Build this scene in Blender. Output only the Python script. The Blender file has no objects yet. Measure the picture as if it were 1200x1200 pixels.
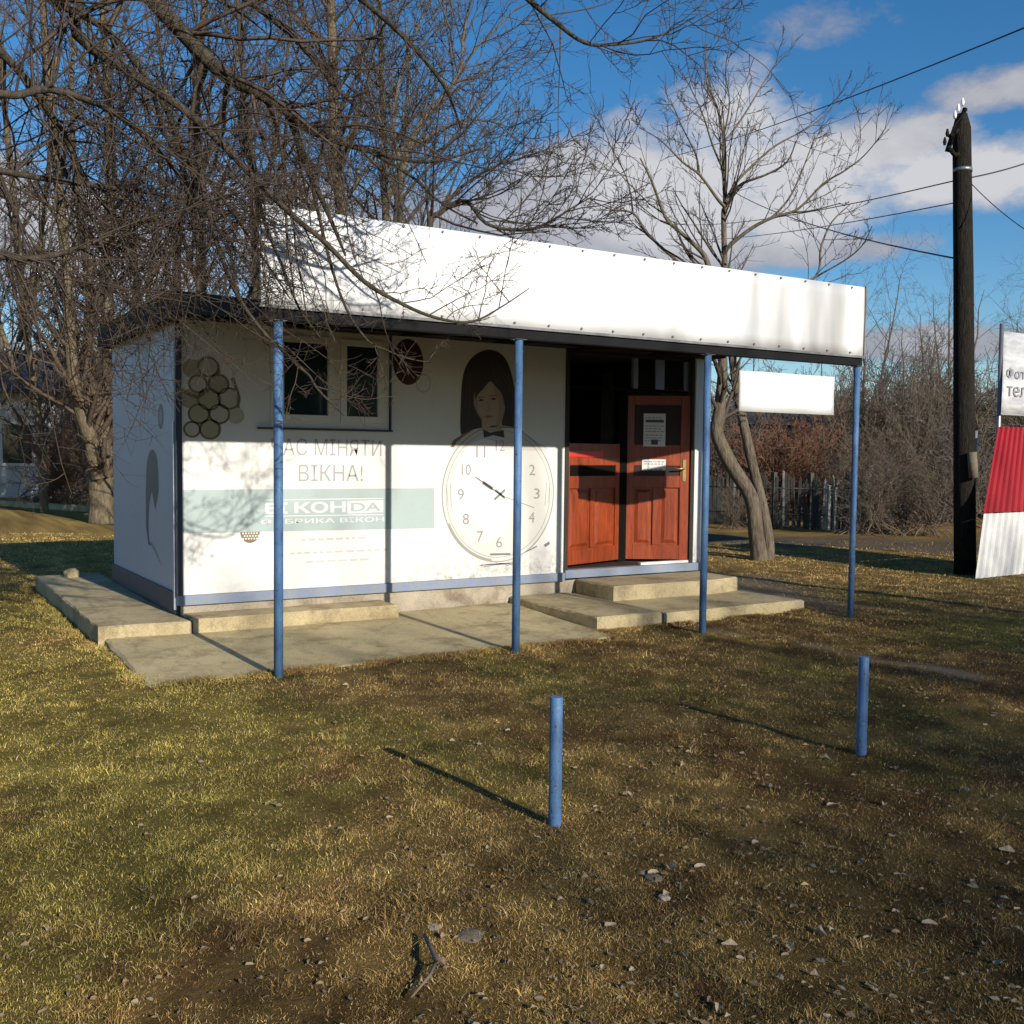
import bpy, math, random
import numpy as np
from mathutils import Vector, Matrix

S = bpy.context.scene
COL = S.collection
rng = np.random.default_rng(7)
random.seed(7)

# ------------------------------------------------------------------ camera
YAW, PITCH, ROLL, FPX, CZ = 0.5515, 0.054, 0.0108, 1225.3, 1.5
Fv = np.array([math.sin(YAW)*math.cos(PITCH), math.cos(YAW)*math.cos(PITCH), -math.sin(PITCH)])
_R = np.array([math.cos(YAW), -math.sin(YAW), 0.0]); _U = np.cross(_R, Fv)
Rv = math.cos(ROLL)*_R + math.sin(ROLL)*_U
Uv = -math.sin(ROLL)*_R + math.cos(ROLL)*_U
CP = np.array([0, 0, CZ])
cam = bpy.data.cameras.new('camera'); camo = bpy.data.objects.new('camera', cam); COL.objects.link(camo)
camo.matrix_world = Matrix(((Rv[0], Uv[0], -Fv[0], 0), (Rv[1], Uv[1], -Fv[1], 0), (Rv[2], Uv[2], -Fv[2], CZ), (0, 0, 0, 1)))
cam.sensor_width = 36; cam.lens = 36*FPX/1200; cam.clip_end = 3000; cam.clip_start = 0.05
S.camera = camo

def at(px, py, d):                       # survey of the place: a photo pixel at a distance d (metres ahead) as a point
    return CP + d*(Fv + Rv*(px-600)/FPX + Uv*(600-py)/FPX)
def _hit(px, py, ax, val):
    v = Fv + Rv*(px-600)/FPX + Uv*(600-py)/FPX
    return CP + v*(val-CP[ax])/v[ax]
def gnd(px, py, z=0.0): return _hit(px, py, 2, z)
def onY(px, py, Y): return _hit(px, py, 1, Y)
def onX(px, py, X): return _hit(px, py, 0, X)

# ------------------------------------------------------------------ sky, sun, exposure
SX, SY, SZ = 0.0763, -1.0, 0.3921        # direction towards the sun
sun_el = math.atan2(SZ, math.hypot(SX, SY)); sun_rot = math.atan2(SX, SY)
W = bpy.data.worlds.new('World'); S.world = W; W.use_nodes = True
wn, wl = W.node_tree.nodes, W.node_tree.links; wn.clear()
def wnode(t, **kw):
    n = wn.new(t)
    for k, v in kw.items(): setattr(n, k, v)
    return n
def wmath(op, a, b=None, c=None, clamp=False):
    n = wnode('ShaderNodeMath', operation=op, use_clamp=clamp)
    for i, v in enumerate((a, b, c)):
        if v is None: continue
        if isinstance(v, (int, float)): n.inputs[i].default_value = v
        else: wl.new(v, n.inputs[i])
    return n.outputs[0]
sky = wnode('ShaderNodeTexSky', sky_type='NISHITA', sun_disc=False, sun_elevation=sun_el, sun_rotation=sun_rot,
            altitude=100, air_density=1.0, dust_density=0.2, ozone_density=3.5)
tc = wnode('ShaderNodeTexCoord')
nrm = wnode('ShaderNodeVectorMath', operation='NORMALIZE'); wl.new(tc.outputs['Generated'], nrm.inputs[0]); V = nrm.outputs[0]
def wnoise(scale, detail=6, rough=.55, sq=2.2, off=0):
    m = wnode('ShaderNodeMapping'); wl.new(V, m.inputs[0]); m.inputs['Scale'].default_value = (1, 1, sq); m.inputs['Location'].default_value = (off, off, 0)
    n = wnode('ShaderNodeTexNoise'); n.inputs['Scale'].default_value = scale; n.inputs['Detail'].default_value = detail; n.inputs['Roughness'].default_value = rough
    wl.new(m.outputs[0], n.inputs['Vector']); return n.outputs[0]
def vdot(vec):
    n = wnode('ShaderNodeVectorMath', operation='DOT_PRODUCT'); wl.new(V, n.inputs[0]); n.inputs[1].default_value = vec; return n.outputs['Value']
def blob(px, py, rx, ry):                # a cloud bank in a direction of the sky, sizes in photo pixels
    c = at(px, py, 1) - CP; c = c/np.linalg.norm(c)
    h = np.cross(c, (0, 0, 1)); h /= np.linalg.norm(h); u = np.cross(h, c)
    a = wmath('MULTIPLY', vdot(h), FPX/rx); b = wmath('MULTIPLY', vdot(u), FPX/ry)
    s = wmath('ADD', wmath('MULTIPLY', a, a), wmath('MULTIPLY', b, b))
    front = wmath('GREATER_THAN', vdot(c), 0.3)
    return wmath('MULTIPLY', wmath('SUBTRACT', 1.0, s, clamp=True), front), b
n1 = wnoise(6.5, 12, .66, 1.7); n2 = wnoise(2.2, 3, .5, 3.0, 4.3)
dens = wmath('MULTIPLY', wmath('SUBTRACT', n2, .60), 2.6, clamp=True)          # scattered cloud everywhere else
shade = None
for px, py, rx, ry, g in [(865, 175, 120, 105, 1), (785, 225, 165, 108, .9), (700, 258, 175, 100, .66), (615, 265, 120, 85, .6), (950, 220, 140, 90, .95), (1120, 205, 170, 55, .95),
                       (1190, 100, 120, 32, .7), (1040, 170, 120, 50, .8), (985, 26, 110, 36, .35), (480, 270, 150, 70, .6), (1350, 180, 180, 80, .9),
                       (700, 300, 260, 40, .45), (950, 290, 170, 26, .6), (330, 260, 160, 80, .8), (120, 290, 200, 80, .7), (1080, 405, 240, 28, .5), (-150, 220, 200, 120, .8), (0, 430, 300, 50, .7)]:
    m, b = blob(px, py, rx, ry)
    dens = wmath('MAXIMUM', dens, wmath('MULTIPLY', m, .45) if g < .4 else m)
    t = wmath('MULTIPLY', m, g*g); shade = t if shade is None else wmath('MAXIMUM', shade, t)
dd = wmath('ADD', dens, wmath('MULTIPLY', wmath('SUBTRACT', n1, .5), 2.3))
alpha = wmath('MULTIPLY', wmath('SUBTRACT', dd, .30), 2.1, clamp=True)
alpha = wmath('MULTIPLY', wmath('MULTIPLY', alpha, wmath('GREATER_THAN', dens, .001)), .93)
br = wmath('ADD', wmath('MULTIPLY', shade, 1.22), wmath('MULTIPLY', wmath('SUBTRACT', n1, .45), 1.6), clamp=True)
cr = wnode('ShaderNodeValToRGB'); wl.new(br, cr.inputs[0])
cr.color_ramp.elements[0].color = (.27, .28, .37, 1); cr.color_ramp.elements[1].color = (.88, .87, .89, 1)
bg1 = wnode('ShaderNodeBackground'); bg2 = wnode('ShaderNodeBackground'); mx = wnode('ShaderNodeMixShader'); wo = wnode('ShaderNodeOutputWorld')
hs = wnode('ShaderNodeHueSaturation'); hs.inputs['Saturation'].default_value = 1.27; wl.new(sky.outputs[0], hs.inputs['Color'])
wl.new(hs.outputs[0], bg1.inputs[0]); bg1.inputs[1].default_value = .097
wl.new(cr.outputs[0], bg2.inputs[0]); bg2.inputs[1].default_value = .62
wl.new(alpha, mx.inputs[0]); wl.new(bg1.outputs[0], mx.inputs[1]); wl.new(bg2.outputs[0], mx.inputs[2]); wl.new(mx.outputs[0], wo.inputs[0])

sl = bpy.data.lights.new('sun', 'SUN'); sl.energy = 5.0; sl.angle = math.radians(.53); sl.color = (1, .935, .83)
slo = bpy.data.objects.new('sun', sl); COL.objects.link(slo)
slo.rotation_euler = Vector((SX, SY, SZ)).to_track_quat('Z', 'Y').to_euler()
S.view_settings.view_transform = 'Standard'; S.view_settings.look = 'None'; S.view_settings.exposure = .3; S.view_settings.gamma = 1
S.view_settings.use_curve_mapping = False

# ------------------------------------------------------------------ helpers
def tag(o, label=None, cat=None, group=None, kind=None):
    if label: o['label'] = label
    if cat: o['category'] = cat
    if group: o['group'] = group
    if kind: o['kind'] = kind
    return o
def empty(name, loc, label, cat, group=None, rz=0):
    o = bpy.data.objects.new(name, None); COL.objects.link(o); o.location = loc; o.rotation_euler = (0, 0, rz); o.empty_display_size = .2
    return tag(o, label, cat, group)
def link(name, me, mat=None, parent=None, world=True):
    o = bpy.data.objects.new(name, me); COL.objects.link(o)
    if mat is not None and len(me.materials) == 0: me.materials.append(mat)
    if parent is not None:
        o.parent = parent
        if world:                       # geometry given in world coordinates
            p = parent; M = Matrix.Identity(4)
            chain = []
            while p is not None: chain.append(p); p = p.parent
            for q in reversed(chain): M = M @ Matrix.LocRotScale(q.location, q.rotation_euler, q.scale)
            me.transform(M.inverted())
    return o
def mesh(verts, faces, smooth=False):
    me = bpy.data.meshes.new('mesh'); me.from_pydata([tuple(map(float, v)) for v in verts], [], faces)
    if smooth: me.polygons.foreach_set('use_smooth', [True]*len(me.polygons))
    me.update(); return me
class MB:
    def __init__(s): s.v = []; s.f = []; s.sm = []
    def add(s, v, f, sm=False):
        n = len(s.v); s.v += [tuple(map(float, p)) for p in v]; s.f += [tuple(i+n for i in q) for q in f]; s.sm += [sm]*len(f); return s
    def box(s, x0, x1, y0, y1, z0, z1, M=None):
        v = [(x0, y0, z0), (x1, y0, z0), (x1, y1, z0), (x0, y1, z0), (x0, y0, z1), (x1, y0, z1), (x1, y1, z1), (x0, y1, z1)]
        if M is not None: v = [tuple(M @ Vector(p)) for p in v]
        return s.add(v, [(0, 3, 2, 1), (4, 5, 6, 7), (0, 1, 5, 4), (1, 2, 6, 5), (2, 3, 7, 6), (3, 0, 4, 7)])
    def bbox(s, x0, x1, y0, y1, z0, z1, b=.006, M=None):   # chamfered box
        import bmesh
        bm = bmesh.new(); bmesh.ops.create_cube(bm, size=1)
        for v in bm.verts: v.co = Vector(((x0+x1)/2+v.co.x*(x1-x0), (y0+y1)/2+v.co.y*(y1-y0), (z0+z1)/2+v.co.z*(z1-z0)))
        bmesh.ops.bevel(bm, geom=bm.edges[:], offset=b, segments=1, affect='EDGES')
        if M is not None: bm.transform(M)
        bm.verts.index_update(); s.add([v.co[:] for v in bm.verts], [tuple(v.index for v in f.verts) for f in bm.faces]); bm.free(); return s
    def prism(s, poly, z0, z1):         # xy polygon (ccw) extruded
        n = len(poly); v = [(x, y, z0) for x, y in poly]+[(x, y, z1) for x, y in poly]
        return s.add(v, [tuple(range(n-1, -1, -1)), tuple(range(n, 2*n))]+[(i, (i+1) % n, n+(i+1) % n, n+i) for i in range(n)])
    def tube(s, pts, r, n=12, cap=True):
        pts = [Vector(p) for p in pts]; rs = r if isinstance(r, (list, tuple)) else [r]*len(pts); v = []; f = []
        for i, p in enumerate(pts):
            t = (pts[min(i+1, len(pts)-1)]-pts[max(i-1, 0)]).normalized()
            a = t.cross(Vector((0, 0, 1)) if abs(t.z) < .9 else Vector((1, 0, 0))).normalized(); b = t.cross(a)
            v += [p+(a*math.cos(2*math.pi*k/n)+b*math.sin(2*math.pi*k/n))*rs[i] for k in range(n)]
        for i in range(len(pts)-1):
            f += [(i*n+k, i*n+(k+1) % n, (i+1)*n+(k+1) % n, (i+1)*n+k) for k in range(n)]
        s.add(v, f, True)
        if cap:
            m = len(v); base = len(s.v)-m
            s.f += [tuple(base+k for k in range(n-1, -1, -1)), tuple(base+m-n+k for k in range(n))]; s.sm += [False, False]
        return s
    def build(s, name, mat, parent=None, world=True):
        me = mesh(s.v, s.f); me.polygons.foreach_set('use_smooth', s.sm); return link(name, me, mat, parent, world)
def transformed(mb, M):
    mb.v = [tuple(M @ Vector(p)) for p in mb.v]; return mb

def catmull(P, n):
    P = np.array(P, float); m_ = len(P); out = []
    for i in range(m_-1):
        p0 = P[max(i-1, 0)]; p1 = P[i]; p2 = P[i+1]; p3 = P[min(i+2, m_-1)]
        for t_ in np.linspace(0, 1, n, endpoint=False):
            out.append(.5*((2*p1)+(-p0+p2)*t_+(2*p0-5*p1+4*p2-p3)*t_*t_+(-p0+3*p1-3*p2+p3)*t_**3))
    out.append(P[-1]); return np.array(out)
# numpy value noise
_tab = np.random.default_rng(3).random((256, 256))
def vn(x, y):
    xi = np.floor(x).astype(int); yi = np.floor(y).astype(int); fx = x-xi; fy = y-yi; fx = fx*fx*(3-2*fx); fy = fy*fy*(3-2*fy)
    g = lambda i, j: _tab[i & 255, j & 255]
    return (g(xi, yi)*(1-fx)+g(xi+1, yi)*fx)*(1-fy)+(g(xi, yi+1)*(1-fx)+g(xi+1, yi+1)*fx)*fy
def fbm(x, y, s, o=4):
    r = 0; a = .5; t = 0
    for k in range(o): r = r+a*vn(x*s+17.3*k, y*s-9.1*k); t += a; a *= .5; s = s*2.03
    return r/t
def sst(a, b, x): t = np.clip((x-a)/(b-a), 0, 1); return t*t*(3-2*t)

# ------------------------------------------------------------------ materials
class NT:
    def __init__(s, name):
        s.m = bpy.data.materials.new(name); s.m.use_nodes = True; s.n = s.m.node_tree.nodes; s.l = s.m.node_tree.links
        s.b = s.n['Principled BSDF']; s.tc = s.n.new('ShaderNodeTexCoord')
    def N(s, t, **k):
        n = s.n.new(t)
        for a, b in k.items(): setattr(n, a, b)
        return n
    def noise(s, scale, detail=4, rough=.55, stretch=(1, 1, 1), src=None):
        m = s.N('ShaderNodeMapping'); m.inputs['Scale'].default_value = stretch; s.l.new(src or s.tc.outputs['Object'], m.inputs[0])
        n = s.N('ShaderNodeTexNoise'); n.inputs['Scale'].default_value = scale; n.inputs['Detail'].default_value = detail; n.inputs['Roughness'].default_value = rough
        s.l.new(m.outputs[0], n.inputs['Vector']); return n.outputs[0]
    def ramp(s, fac, stops):
        r = s.N('ShaderNodeValToRGB'); e = r.color_ramp.elements
        e[0].position = stops[0][0]; e[0].color = (*stops[0][1], 1); e[1].position = stops[-1][0]; e[1].color = (*stops[-1][1], 1)
        for p, c in stops[1:-1]: q = e.new(p); q.color = (*c, 1)
        s.l.new(fac, r.inputs[0]); return r.outputs[0]
    def mix(s, fac, a, b, mode='MIX'):
        m = s.N('ShaderNodeMix', data_type='RGBA', blend_type=mode)
        for i, v in ((0, fac), (6, a), (7, b)):
            if isinstance(v, (int, float)): m.inputs[i].default_value = v
            elif isinstance(v, tuple): m.inputs[i].default_value = (*v, 1)
            else: s.l.new(v, m.inputs[i])
        return m.outputs[2]
    def bump(s, h, strength=.3, dist=.01):
        b = s.N('ShaderNodeBump'); b.inputs['Strength'].default_value = strength; b.inputs['Distance'].default_value = dist
        s.l.new(h, b.inputs['Height']); s.l.new(b.outputs[0], s.b.inputs['Normal'])
    def done(s, col=None, rough=.7, metal=0, spec=.5):
        if col is not None:
            if isinstance(col, tuple): s.b.inputs['Base Color'].default_value = (*col, 1)
            else: s.l.new(col, s.b.inputs['Base Color'])
        s.b.inputs['Roughness'].default_value = rough; s.b.inputs['Metallic'].default_value = metal
        s.b.inputs['Specular IOR Level'].default_value = spec
        return s.m
def lo(c, k): return tuple(x*k for x in c)
def weathered(name, c, var=.75, scale=6, rough=.6, bump=.15, stretch=(1, 1, 1), c2=None, metal=0, spec=.4):
    t = NT(name); n = t.noise(scale, 6, .6, stretch); f = t.noise(scale*9, 3, .6, stretch)
    col = t.ramp(n, [(.3, c2 or lo(c, var)), (.62, c)]); col = t.mix(.35, col, t.ramp(f, [(.3, lo(c, var)), (.7, lo(c, 1.08))]))
    t.bump(f, bump, .006); return t.done(col, rough, metal, spec)
M = {}
M['white_sheet'] = weathered('white_sheet', (.76, .75, .73), .95, 1.3, .42, .05, (1, 1, .35))
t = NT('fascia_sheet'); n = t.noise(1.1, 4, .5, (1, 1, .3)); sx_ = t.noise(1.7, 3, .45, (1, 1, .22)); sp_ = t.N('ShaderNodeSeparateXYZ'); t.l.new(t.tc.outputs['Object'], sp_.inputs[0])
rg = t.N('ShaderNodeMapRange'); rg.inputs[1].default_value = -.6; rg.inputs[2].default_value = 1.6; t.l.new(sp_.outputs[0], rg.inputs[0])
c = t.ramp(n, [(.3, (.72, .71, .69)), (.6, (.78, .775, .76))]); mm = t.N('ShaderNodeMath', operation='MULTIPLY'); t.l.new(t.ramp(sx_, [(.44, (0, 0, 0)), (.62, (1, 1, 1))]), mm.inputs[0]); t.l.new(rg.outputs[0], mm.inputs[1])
c = t.mix(mm.outputs[0], c, (.36, .35, .335)); t.bump(sx_, .12, .03); M['fascia_sheet'] = t.done(c, .42)  # soft branch shadows put into the colour as grey streaks, stronger rightwards
t = NT('wall_panel'); n = t.noise(1.6, 6, .6, (1, 1, .5)); dz = t.N('ShaderNodeSeparateXYZ'); t.l.new(t.tc.outputs['Object'], dz.inputs[0])
rg = t.N('ShaderNodeMapRange'); rg.inputs[1].default_value = .62; rg.inputs[2].default_value = .30; t.l.new(dz.outputs[2], rg.inputs[0])
c = t.ramp(n, [(.3, (.62, .605, .57)), (.62, (.66, .65, .62))]); d1_ = t.ramp(t.noise(14, 7, .8), [(.44, (0, 0, 0)), (.62, (1, 1, 1))])
rx_ = t.N('ShaderNodeMapRange'); rx_.inputs[1].default_value = -1.3; rx_.inputs[2].default_value = -.3; rx_.inputs[3].default_value = .22; t.l.new(dz.outputs[0], rx_.inputs[0]); m0 = t.N('ShaderNodeMath', operation='MULTIPLY'); t.l.new(d1_, m0.inputs[0]); t.l.new(rx_.outputs[0], m0.inputs[1])
mm = t.N('ShaderNodeMath', operation='MULTIPLY'); t.l.new(m0.outputs[0], mm.inputs[0]); t.l.new(rg.outputs[0], mm.inputs[1]); c = t.mix(mm.outputs[0], c, (.30, .26, .21))
st_ = t.ramp(t.noise(5, 5, .7, (1, 1, .12)), [(.60, (0, 0, 0)), (.75, (.35, .35, .35))]); c = t.mix(st_, c, (.42, .39, .34)); t.bump(t.noise(14, 3), .05, .006); M['wall_panel'] = t.done(c, .5)
M['shaded_side_panel'] = weathered('shaded_side_panel', (.46, .46, .52), .93, 1.6, .5, .05)  # left wall's shade put into its colour, darker and bluer than the front
M['post_blue'] = weathered('post_blue', (.09, .17, .33), .55, 11, .5, .35, (1, 1, .5), c2=(.035, .06, .13))
t = NT('post_chipped'); n = t.noise(9, 5, .6, (1, 1, .4)); k = t.noise(55, 4, .7); q_ = t.noise(38, 5, .8)
c = t.ramp(n, [(.3, (.035, .075, .16)), (.5, (.07, .150, .29)), (.7, (.11, .21, .36))])
c = t.mix(t.ramp(k, [(.62, (0, 0, 0)), (.70, (.45, .45, .45))]), c, (.26, .31, .37)); c = t.mix(t.ramp(q_, [(.60, (0, 0, 0)), (.635, (1, 1, 1))]), c, (.035, .022, .018))
t.bump(q_, .5, .004); M['post_chipped'] = t.done(c, .55, 0, .3)
M['trim_blue'] = weathered('trim_blue', (.19, .24, .34), .7, 7, .6, .2, c2=(.27, .26, .24))
M['trim_dark'] = weathered('trim_dark', (.045, .055, .085), .6, 6, .5, .2)
M['black_board'] = weathered('black_board', (.012, .012, .013), .6, 5, .8, .2, spec=.15)
M['flashing'] = weathered('flashing', (.22, .22, .22), .6, 5, .45, .2, c2=(.05, .05, .05))
M['roof_felt'] = weathered('roof_felt', (.03, .03, .03), .7, 6, .9, .4, spec=.15)
M['pvc'] = weathered('pvc', (.68, .65, .60), .9, 3, .4, .04)
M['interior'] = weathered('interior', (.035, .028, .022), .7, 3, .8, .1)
M['paper'] = weathered('paper', (.75, .75, .74), .95, 8, .7, .05)
M['ink'] = NT('ink').done((.08, .08, .09), .6)
M['red_sunlit'] = NT('red_sunlit').done((.70, .04, .03), .4)
M['brass'] = weathered('brass', (.55, .42, .18), .7, 9, .35, .1, metal=.7)
M['steel'] = weathered('steel', (.30, .30, .32), .7, 9, .4, .1, metal=.6)
M['metal_strip'] = weathered('metal_strip', (.55, .60, .70), .6, 9, .35, .1, metal=.3)
M['porcelain'] = NT('porcelain').done((.85, .85, .85), .2)
M['wire'] = NT('wire').done((.03, .03, .035), .6)
M['red_sheet'] = weathered('red_sheet', (.31, .010, .014), .75, 4, .4, .05)
M['cream_sheet'] = weathered('cream_sheet', (.70, .68, .64), .88, 4, .42, .05)
M['screw'] = weathered('screw', (.16, .15, .14), .6, 9, .5, .1)
def printcol(name, c, r=.5): M[name] = weathered(name, c, .96, 5, r, .02)
printcol('p_band', (.35, .42, .41)); printcol('p_logo', (.62, .62, .60)); printcol('p_grey', (.33, .32, .31)); printcol('p_faint', (.50, .48, .45))
printcol('p_clock', (.585, .565, .52)); printcol('p_ring', (.30, .275, .25)); printcol('p_num', (.27, .25, .24)); printcol('p_hand', (.17, .16, .16))
printcol('p_hair', (.040, .028, .024)); printcol('p_skin', (.36, .27, .20)); printcol('p_lip', (.24, .10, .085)); printcol('p_shirt', (.50, .47, .44))
printcol('p_brown', (.17, .115, .065)); printcol('p_olive', (.34, .30, .19)); printcol('p_beige', (.45, .40, .31)); printcol('p_maroon', (.055, .013, .012)); printcol('p_sidedark', (.085, .09, .105)); printcol('p_sidemid', (.26, .27, .31))
# wood
t = NT('red_wood'); n = t.noise(5, 5, .6, (6, 6, .5)); k = t.noise(34, 3, .6, (5, 5, .35))
c = t.mix(.45, t.ramp(n, [(.28, (.11, .015, .004)), (.55, (.30, .046, .010)), (.75, (.41, .078, .016))]), t.ramp(k, [(.3, (.10, .015, .005)), (.7, (.40, .08, .02))]))
t.bump(k, .2, .004); M['red_wood'] = t.done(c, .38)
# concrete
def concrete(name, a, b, sc=1.0):
    t = NT(name); n = t.noise(1.7*sc, 7, .62); f = t.noise(42, 4, .7); v = t.N('ShaderNodeTexVoronoi', feature='DISTANCE_TO_EDGE'); v.inputs['Scale'].default_value = .45
    d = t.N('ShaderNodeVectorMath', operation='ADD'); nn = t.N('ShaderNodeTexNoise'); nn.inputs['Scale'].default_value = 2.5
    t.l.new(t.tc.outputs['Object'], d.inputs[0]); t.l.new(t.tc.outputs['Object'], nn.inputs[0])
    m = t.N('ShaderNodeVectorMath', operation='SCALE'); m.inputs['Scale'].default_value = .5; t.l.new(nn.outputs['Color'], m.inputs[0]); t.l.new(m.outputs[0], d.inputs[1]); t.l.new(d.outputs[0], v.inputs['Vector'])
    col = t.ramp(n, [(.28, a), (.5, lo(b, .86)), (.72, b)]); col = t.mix(.3, col, t.ramp(f, [(.25, lo(a, .6)), (.75, b)]))
    crack = t.ramp(v.outputs['Distance'], [(.0, (.35, .33, .3)), (.006, (1, 1, 1))]); col = t.mix(.35, col, crack, 'MULTIPLY')
    blot = t.ramp(t.noise(3.2, 8, .75), [(.36, (.38, .33, .27)), (.5, (1, 1, 1))]); col = t.mix(.6, col, blot, 'MULTIPLY'); gr = t.ramp(t.noise(110, 2, .8), [(.33, (.5, .48, .44)), (.5, (1, 1, 1)), (.7, (1.2, 1.2, 1.15))]); col = t.mix(.6, col, gr, 'MULTIPLY')
    t.bump(f, .35, .01); return t.done(col, .9, 0, .2)
M['concrete'] = concrete('concrete', (.40, .315, .165), (.60, .49, .28))
M['concrete2'] = concrete('concrete2', (.31, .24, .13), (.56, .455, .27), 1.6)
M['plinth'] = concrete('plinth', (.24, .19, .14), (.48, .41, .31), 2.2)
# ground and grass share a position-driven tint painted as vertex colours (plant colours with lawn shade painted in)
t = NT('soil_turf'); va = t.N('ShaderNodeVertexColor', layer_name='tint'); f = t.noise(38, 5, .75); g = t.noise(150, 3, .7)
c = t.mix(.85, va.outputs[0], t.ramp(f, [(.25, (.35, .32, .30)), (.5, (.9, .9, .85)), (.75, (1.45, 1.4, 1.25))]), 'MULTIPLY')
t.bump(t.mix(.5, f, g), .9, .03); M['ground'] = t.done(c, .95, 0, .1)
t = NT('grass'); va = t.N('ShaderNodeVertexColor', layer_name='tint'); M['grass'] = t.done(va.outputs[0], .75, 0, .2)
t.b.inputs['Subsurface Weight'].default_value = 0
def bark(name, a, b, sc=1):
    t = NT(name); n = t.noise(3*sc, 6, .65, (1, 1, .35)); f = t.noise(26*sc, 5, .7, (1, 1, .22)); k = t.noise(1.3, 3)
    c = t.mix(.55, t.ramp(n, [(.3, a), (.68, b)]), t.ramp(f, [(.32, lo(a, .35)), (.62, lo(b, 1.15))]))
    c = t.mix(t.ramp(k, [(.5, (0, 0, 0)), (.68, (.4, .4, .4))]), c, (b[0]*.7, b[1]*.85, b[2]*.45))
    t.bump(f, .9, .05); return t.done(c, .9, 0, .15)
M['bark_grey'] = bark('bark_grey', (.08, .065, .05), (.20, .165, .13))
M['bark_right'] = bark('bark_right', (.075, .058, .042), (.20, .16, .115))
M['bark_warm'] = bark('bark_warm', (.075, .058, .036), (.20, .155, .10))
M['bark_dark'] = bark('bark_dark', (.035, .028, .022), (.10, .08, .06))
M['twig_near'] = weathered('twig_near', (.075, .052, .036), .6, 5, .8, .1)
M['twig_dark'] = weathered('twig_dark', (.07, .052, .038), .6, 5, .8, .1)
M['twig_grey'] = weathered('twig_grey', (.10, .085, .07), .6, 3, .8, .1)
M['twig_brown'] = weathered('twig_brown', (.105, .072, .045), .55, 2, .85, .1)
M['twig_shrub'] = weathered('twig_shrub', (.155, .115, .08), .6, 2, .85, .1); M['twig_shrub2'] = weathered('twig_shrub2', (.125, .105, .085), .6, 2, .85, .1)
M['twig_red'] = weathered('twig_red', (.19, .095, .055), .6, 2, .85, .1)
M['pole_wood'] = bark('pole_wood', (.007, .006, .0055), (.030, .025, .020), 1.5)
M['leaf'] = weathered('leaf', (.30, .22, .14), .5, 14, .9, .1, c2=(.13, .08, .04), spec=.1)
M['leaf_pale'] = weathered('leaf_pale', (.42, .33, .22), .6, 14, .9, .1, spec=.1)
M['fence_wood'] = weathered('fence_wood', (.075, .072, .058), .45, 3, .9, .3, (1, 1, .2))
M['fence_pale'] = weathered('fence_pale', (.32, .32, .29), .6, 3, .8, .2)
M['house_wall'] = weathered('house_wall', (.60, .58, .54), .7, 1.2, .8, .1)
M['brown_shade'] = weathered('brown_shade', (.028, .009, .006), .6, 3, .5, .1); M['black_infill'] = NT('black_infill').done((.008, .006, .005), .7, 0, .08); M['void'] = NT('void').done((.008, .007, .006), .9, 0, .05)  # door and doorway shade put into these near black colours
M['dark_glass'] = NT('dark_glass').done((.012, .03, .032), .06, 0, .8)
M['slate'] = weathered('slate', (.045, .045, .05), .6, 3, .8, .4)
M['stone'] = weathered('stone', (.20, .165, .12), .6, 18, .95, .5, spec=.1)
M['stick'] = weathered('stick', (.20, .155, .11), .6, 18, .9, .3)
t = NT('brick'); b = t.N('ShaderNodeTexBrick'); b.inputs['Scale'].default_value = 4; b.inputs['Color1'].default_value = (.20, .07, .045, 1); b.inputs['Color2'].default_value = (.14, .055, .04, 1); b.inputs['Mortar'].default_value = (.2, .18, .16, 1)
mp = t.N('ShaderNodeMapping'); mp.inputs['Rotation'].default_value = (math.pi/2, 0, 0); t.l.new(t.tc.outputs['Object'], mp.inputs[0]); t.l.new(mp.outputs[0], b.inputs[0]); M['brick'] = t.done(b.outputs[0], .9)

# ------------------------------------------------------------------ ground
def seg_d(x, y, a, b):
    ax, ay = a; bx, by = b; L = (bx-ax)**2+(by-ay)**2; tt = np.clip(((x-ax)*(bx-ax)+(y-ay)*(by-ay))/L, 0, 1)
    return np.hypot(x-ax-tt*(bx-ax), y-ay-tt*(by-ay))
PATH = [tuple(gnd(*p)[:2]) for p in ((835, 738), (915, 747), (1010, 770), (1140, 795))]
ROAD = [tuple(gnd(*p)[:2]) for p in ((700, 632), (900, 633), (1130, 640), (1300, 652))]
def soilmask(x, y):
    w = (fbm(x, y, 1.1)-.5)*1.1
    m = np.zeros_like(x)
    for a, b in zip(PATH[:-1], PATH[1:]): m = np.maximum(m, 1-sst(.04, .20, seg_d(x, y, a, b)+w*.35))
    m = np.maximum(m, .75*sst(.25, .8, 1-seg_d(x, y, (8.0, 7.6), (9.2, 9.4))/1.1+w*.6))
    for a, b in zip(ROAD[:-1], ROAD[1:]): m = np.maximum(m, .9*(1-sst(.7, 1.7, seg_d(x, y, a, b)+w*1.6)))
    return m
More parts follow.
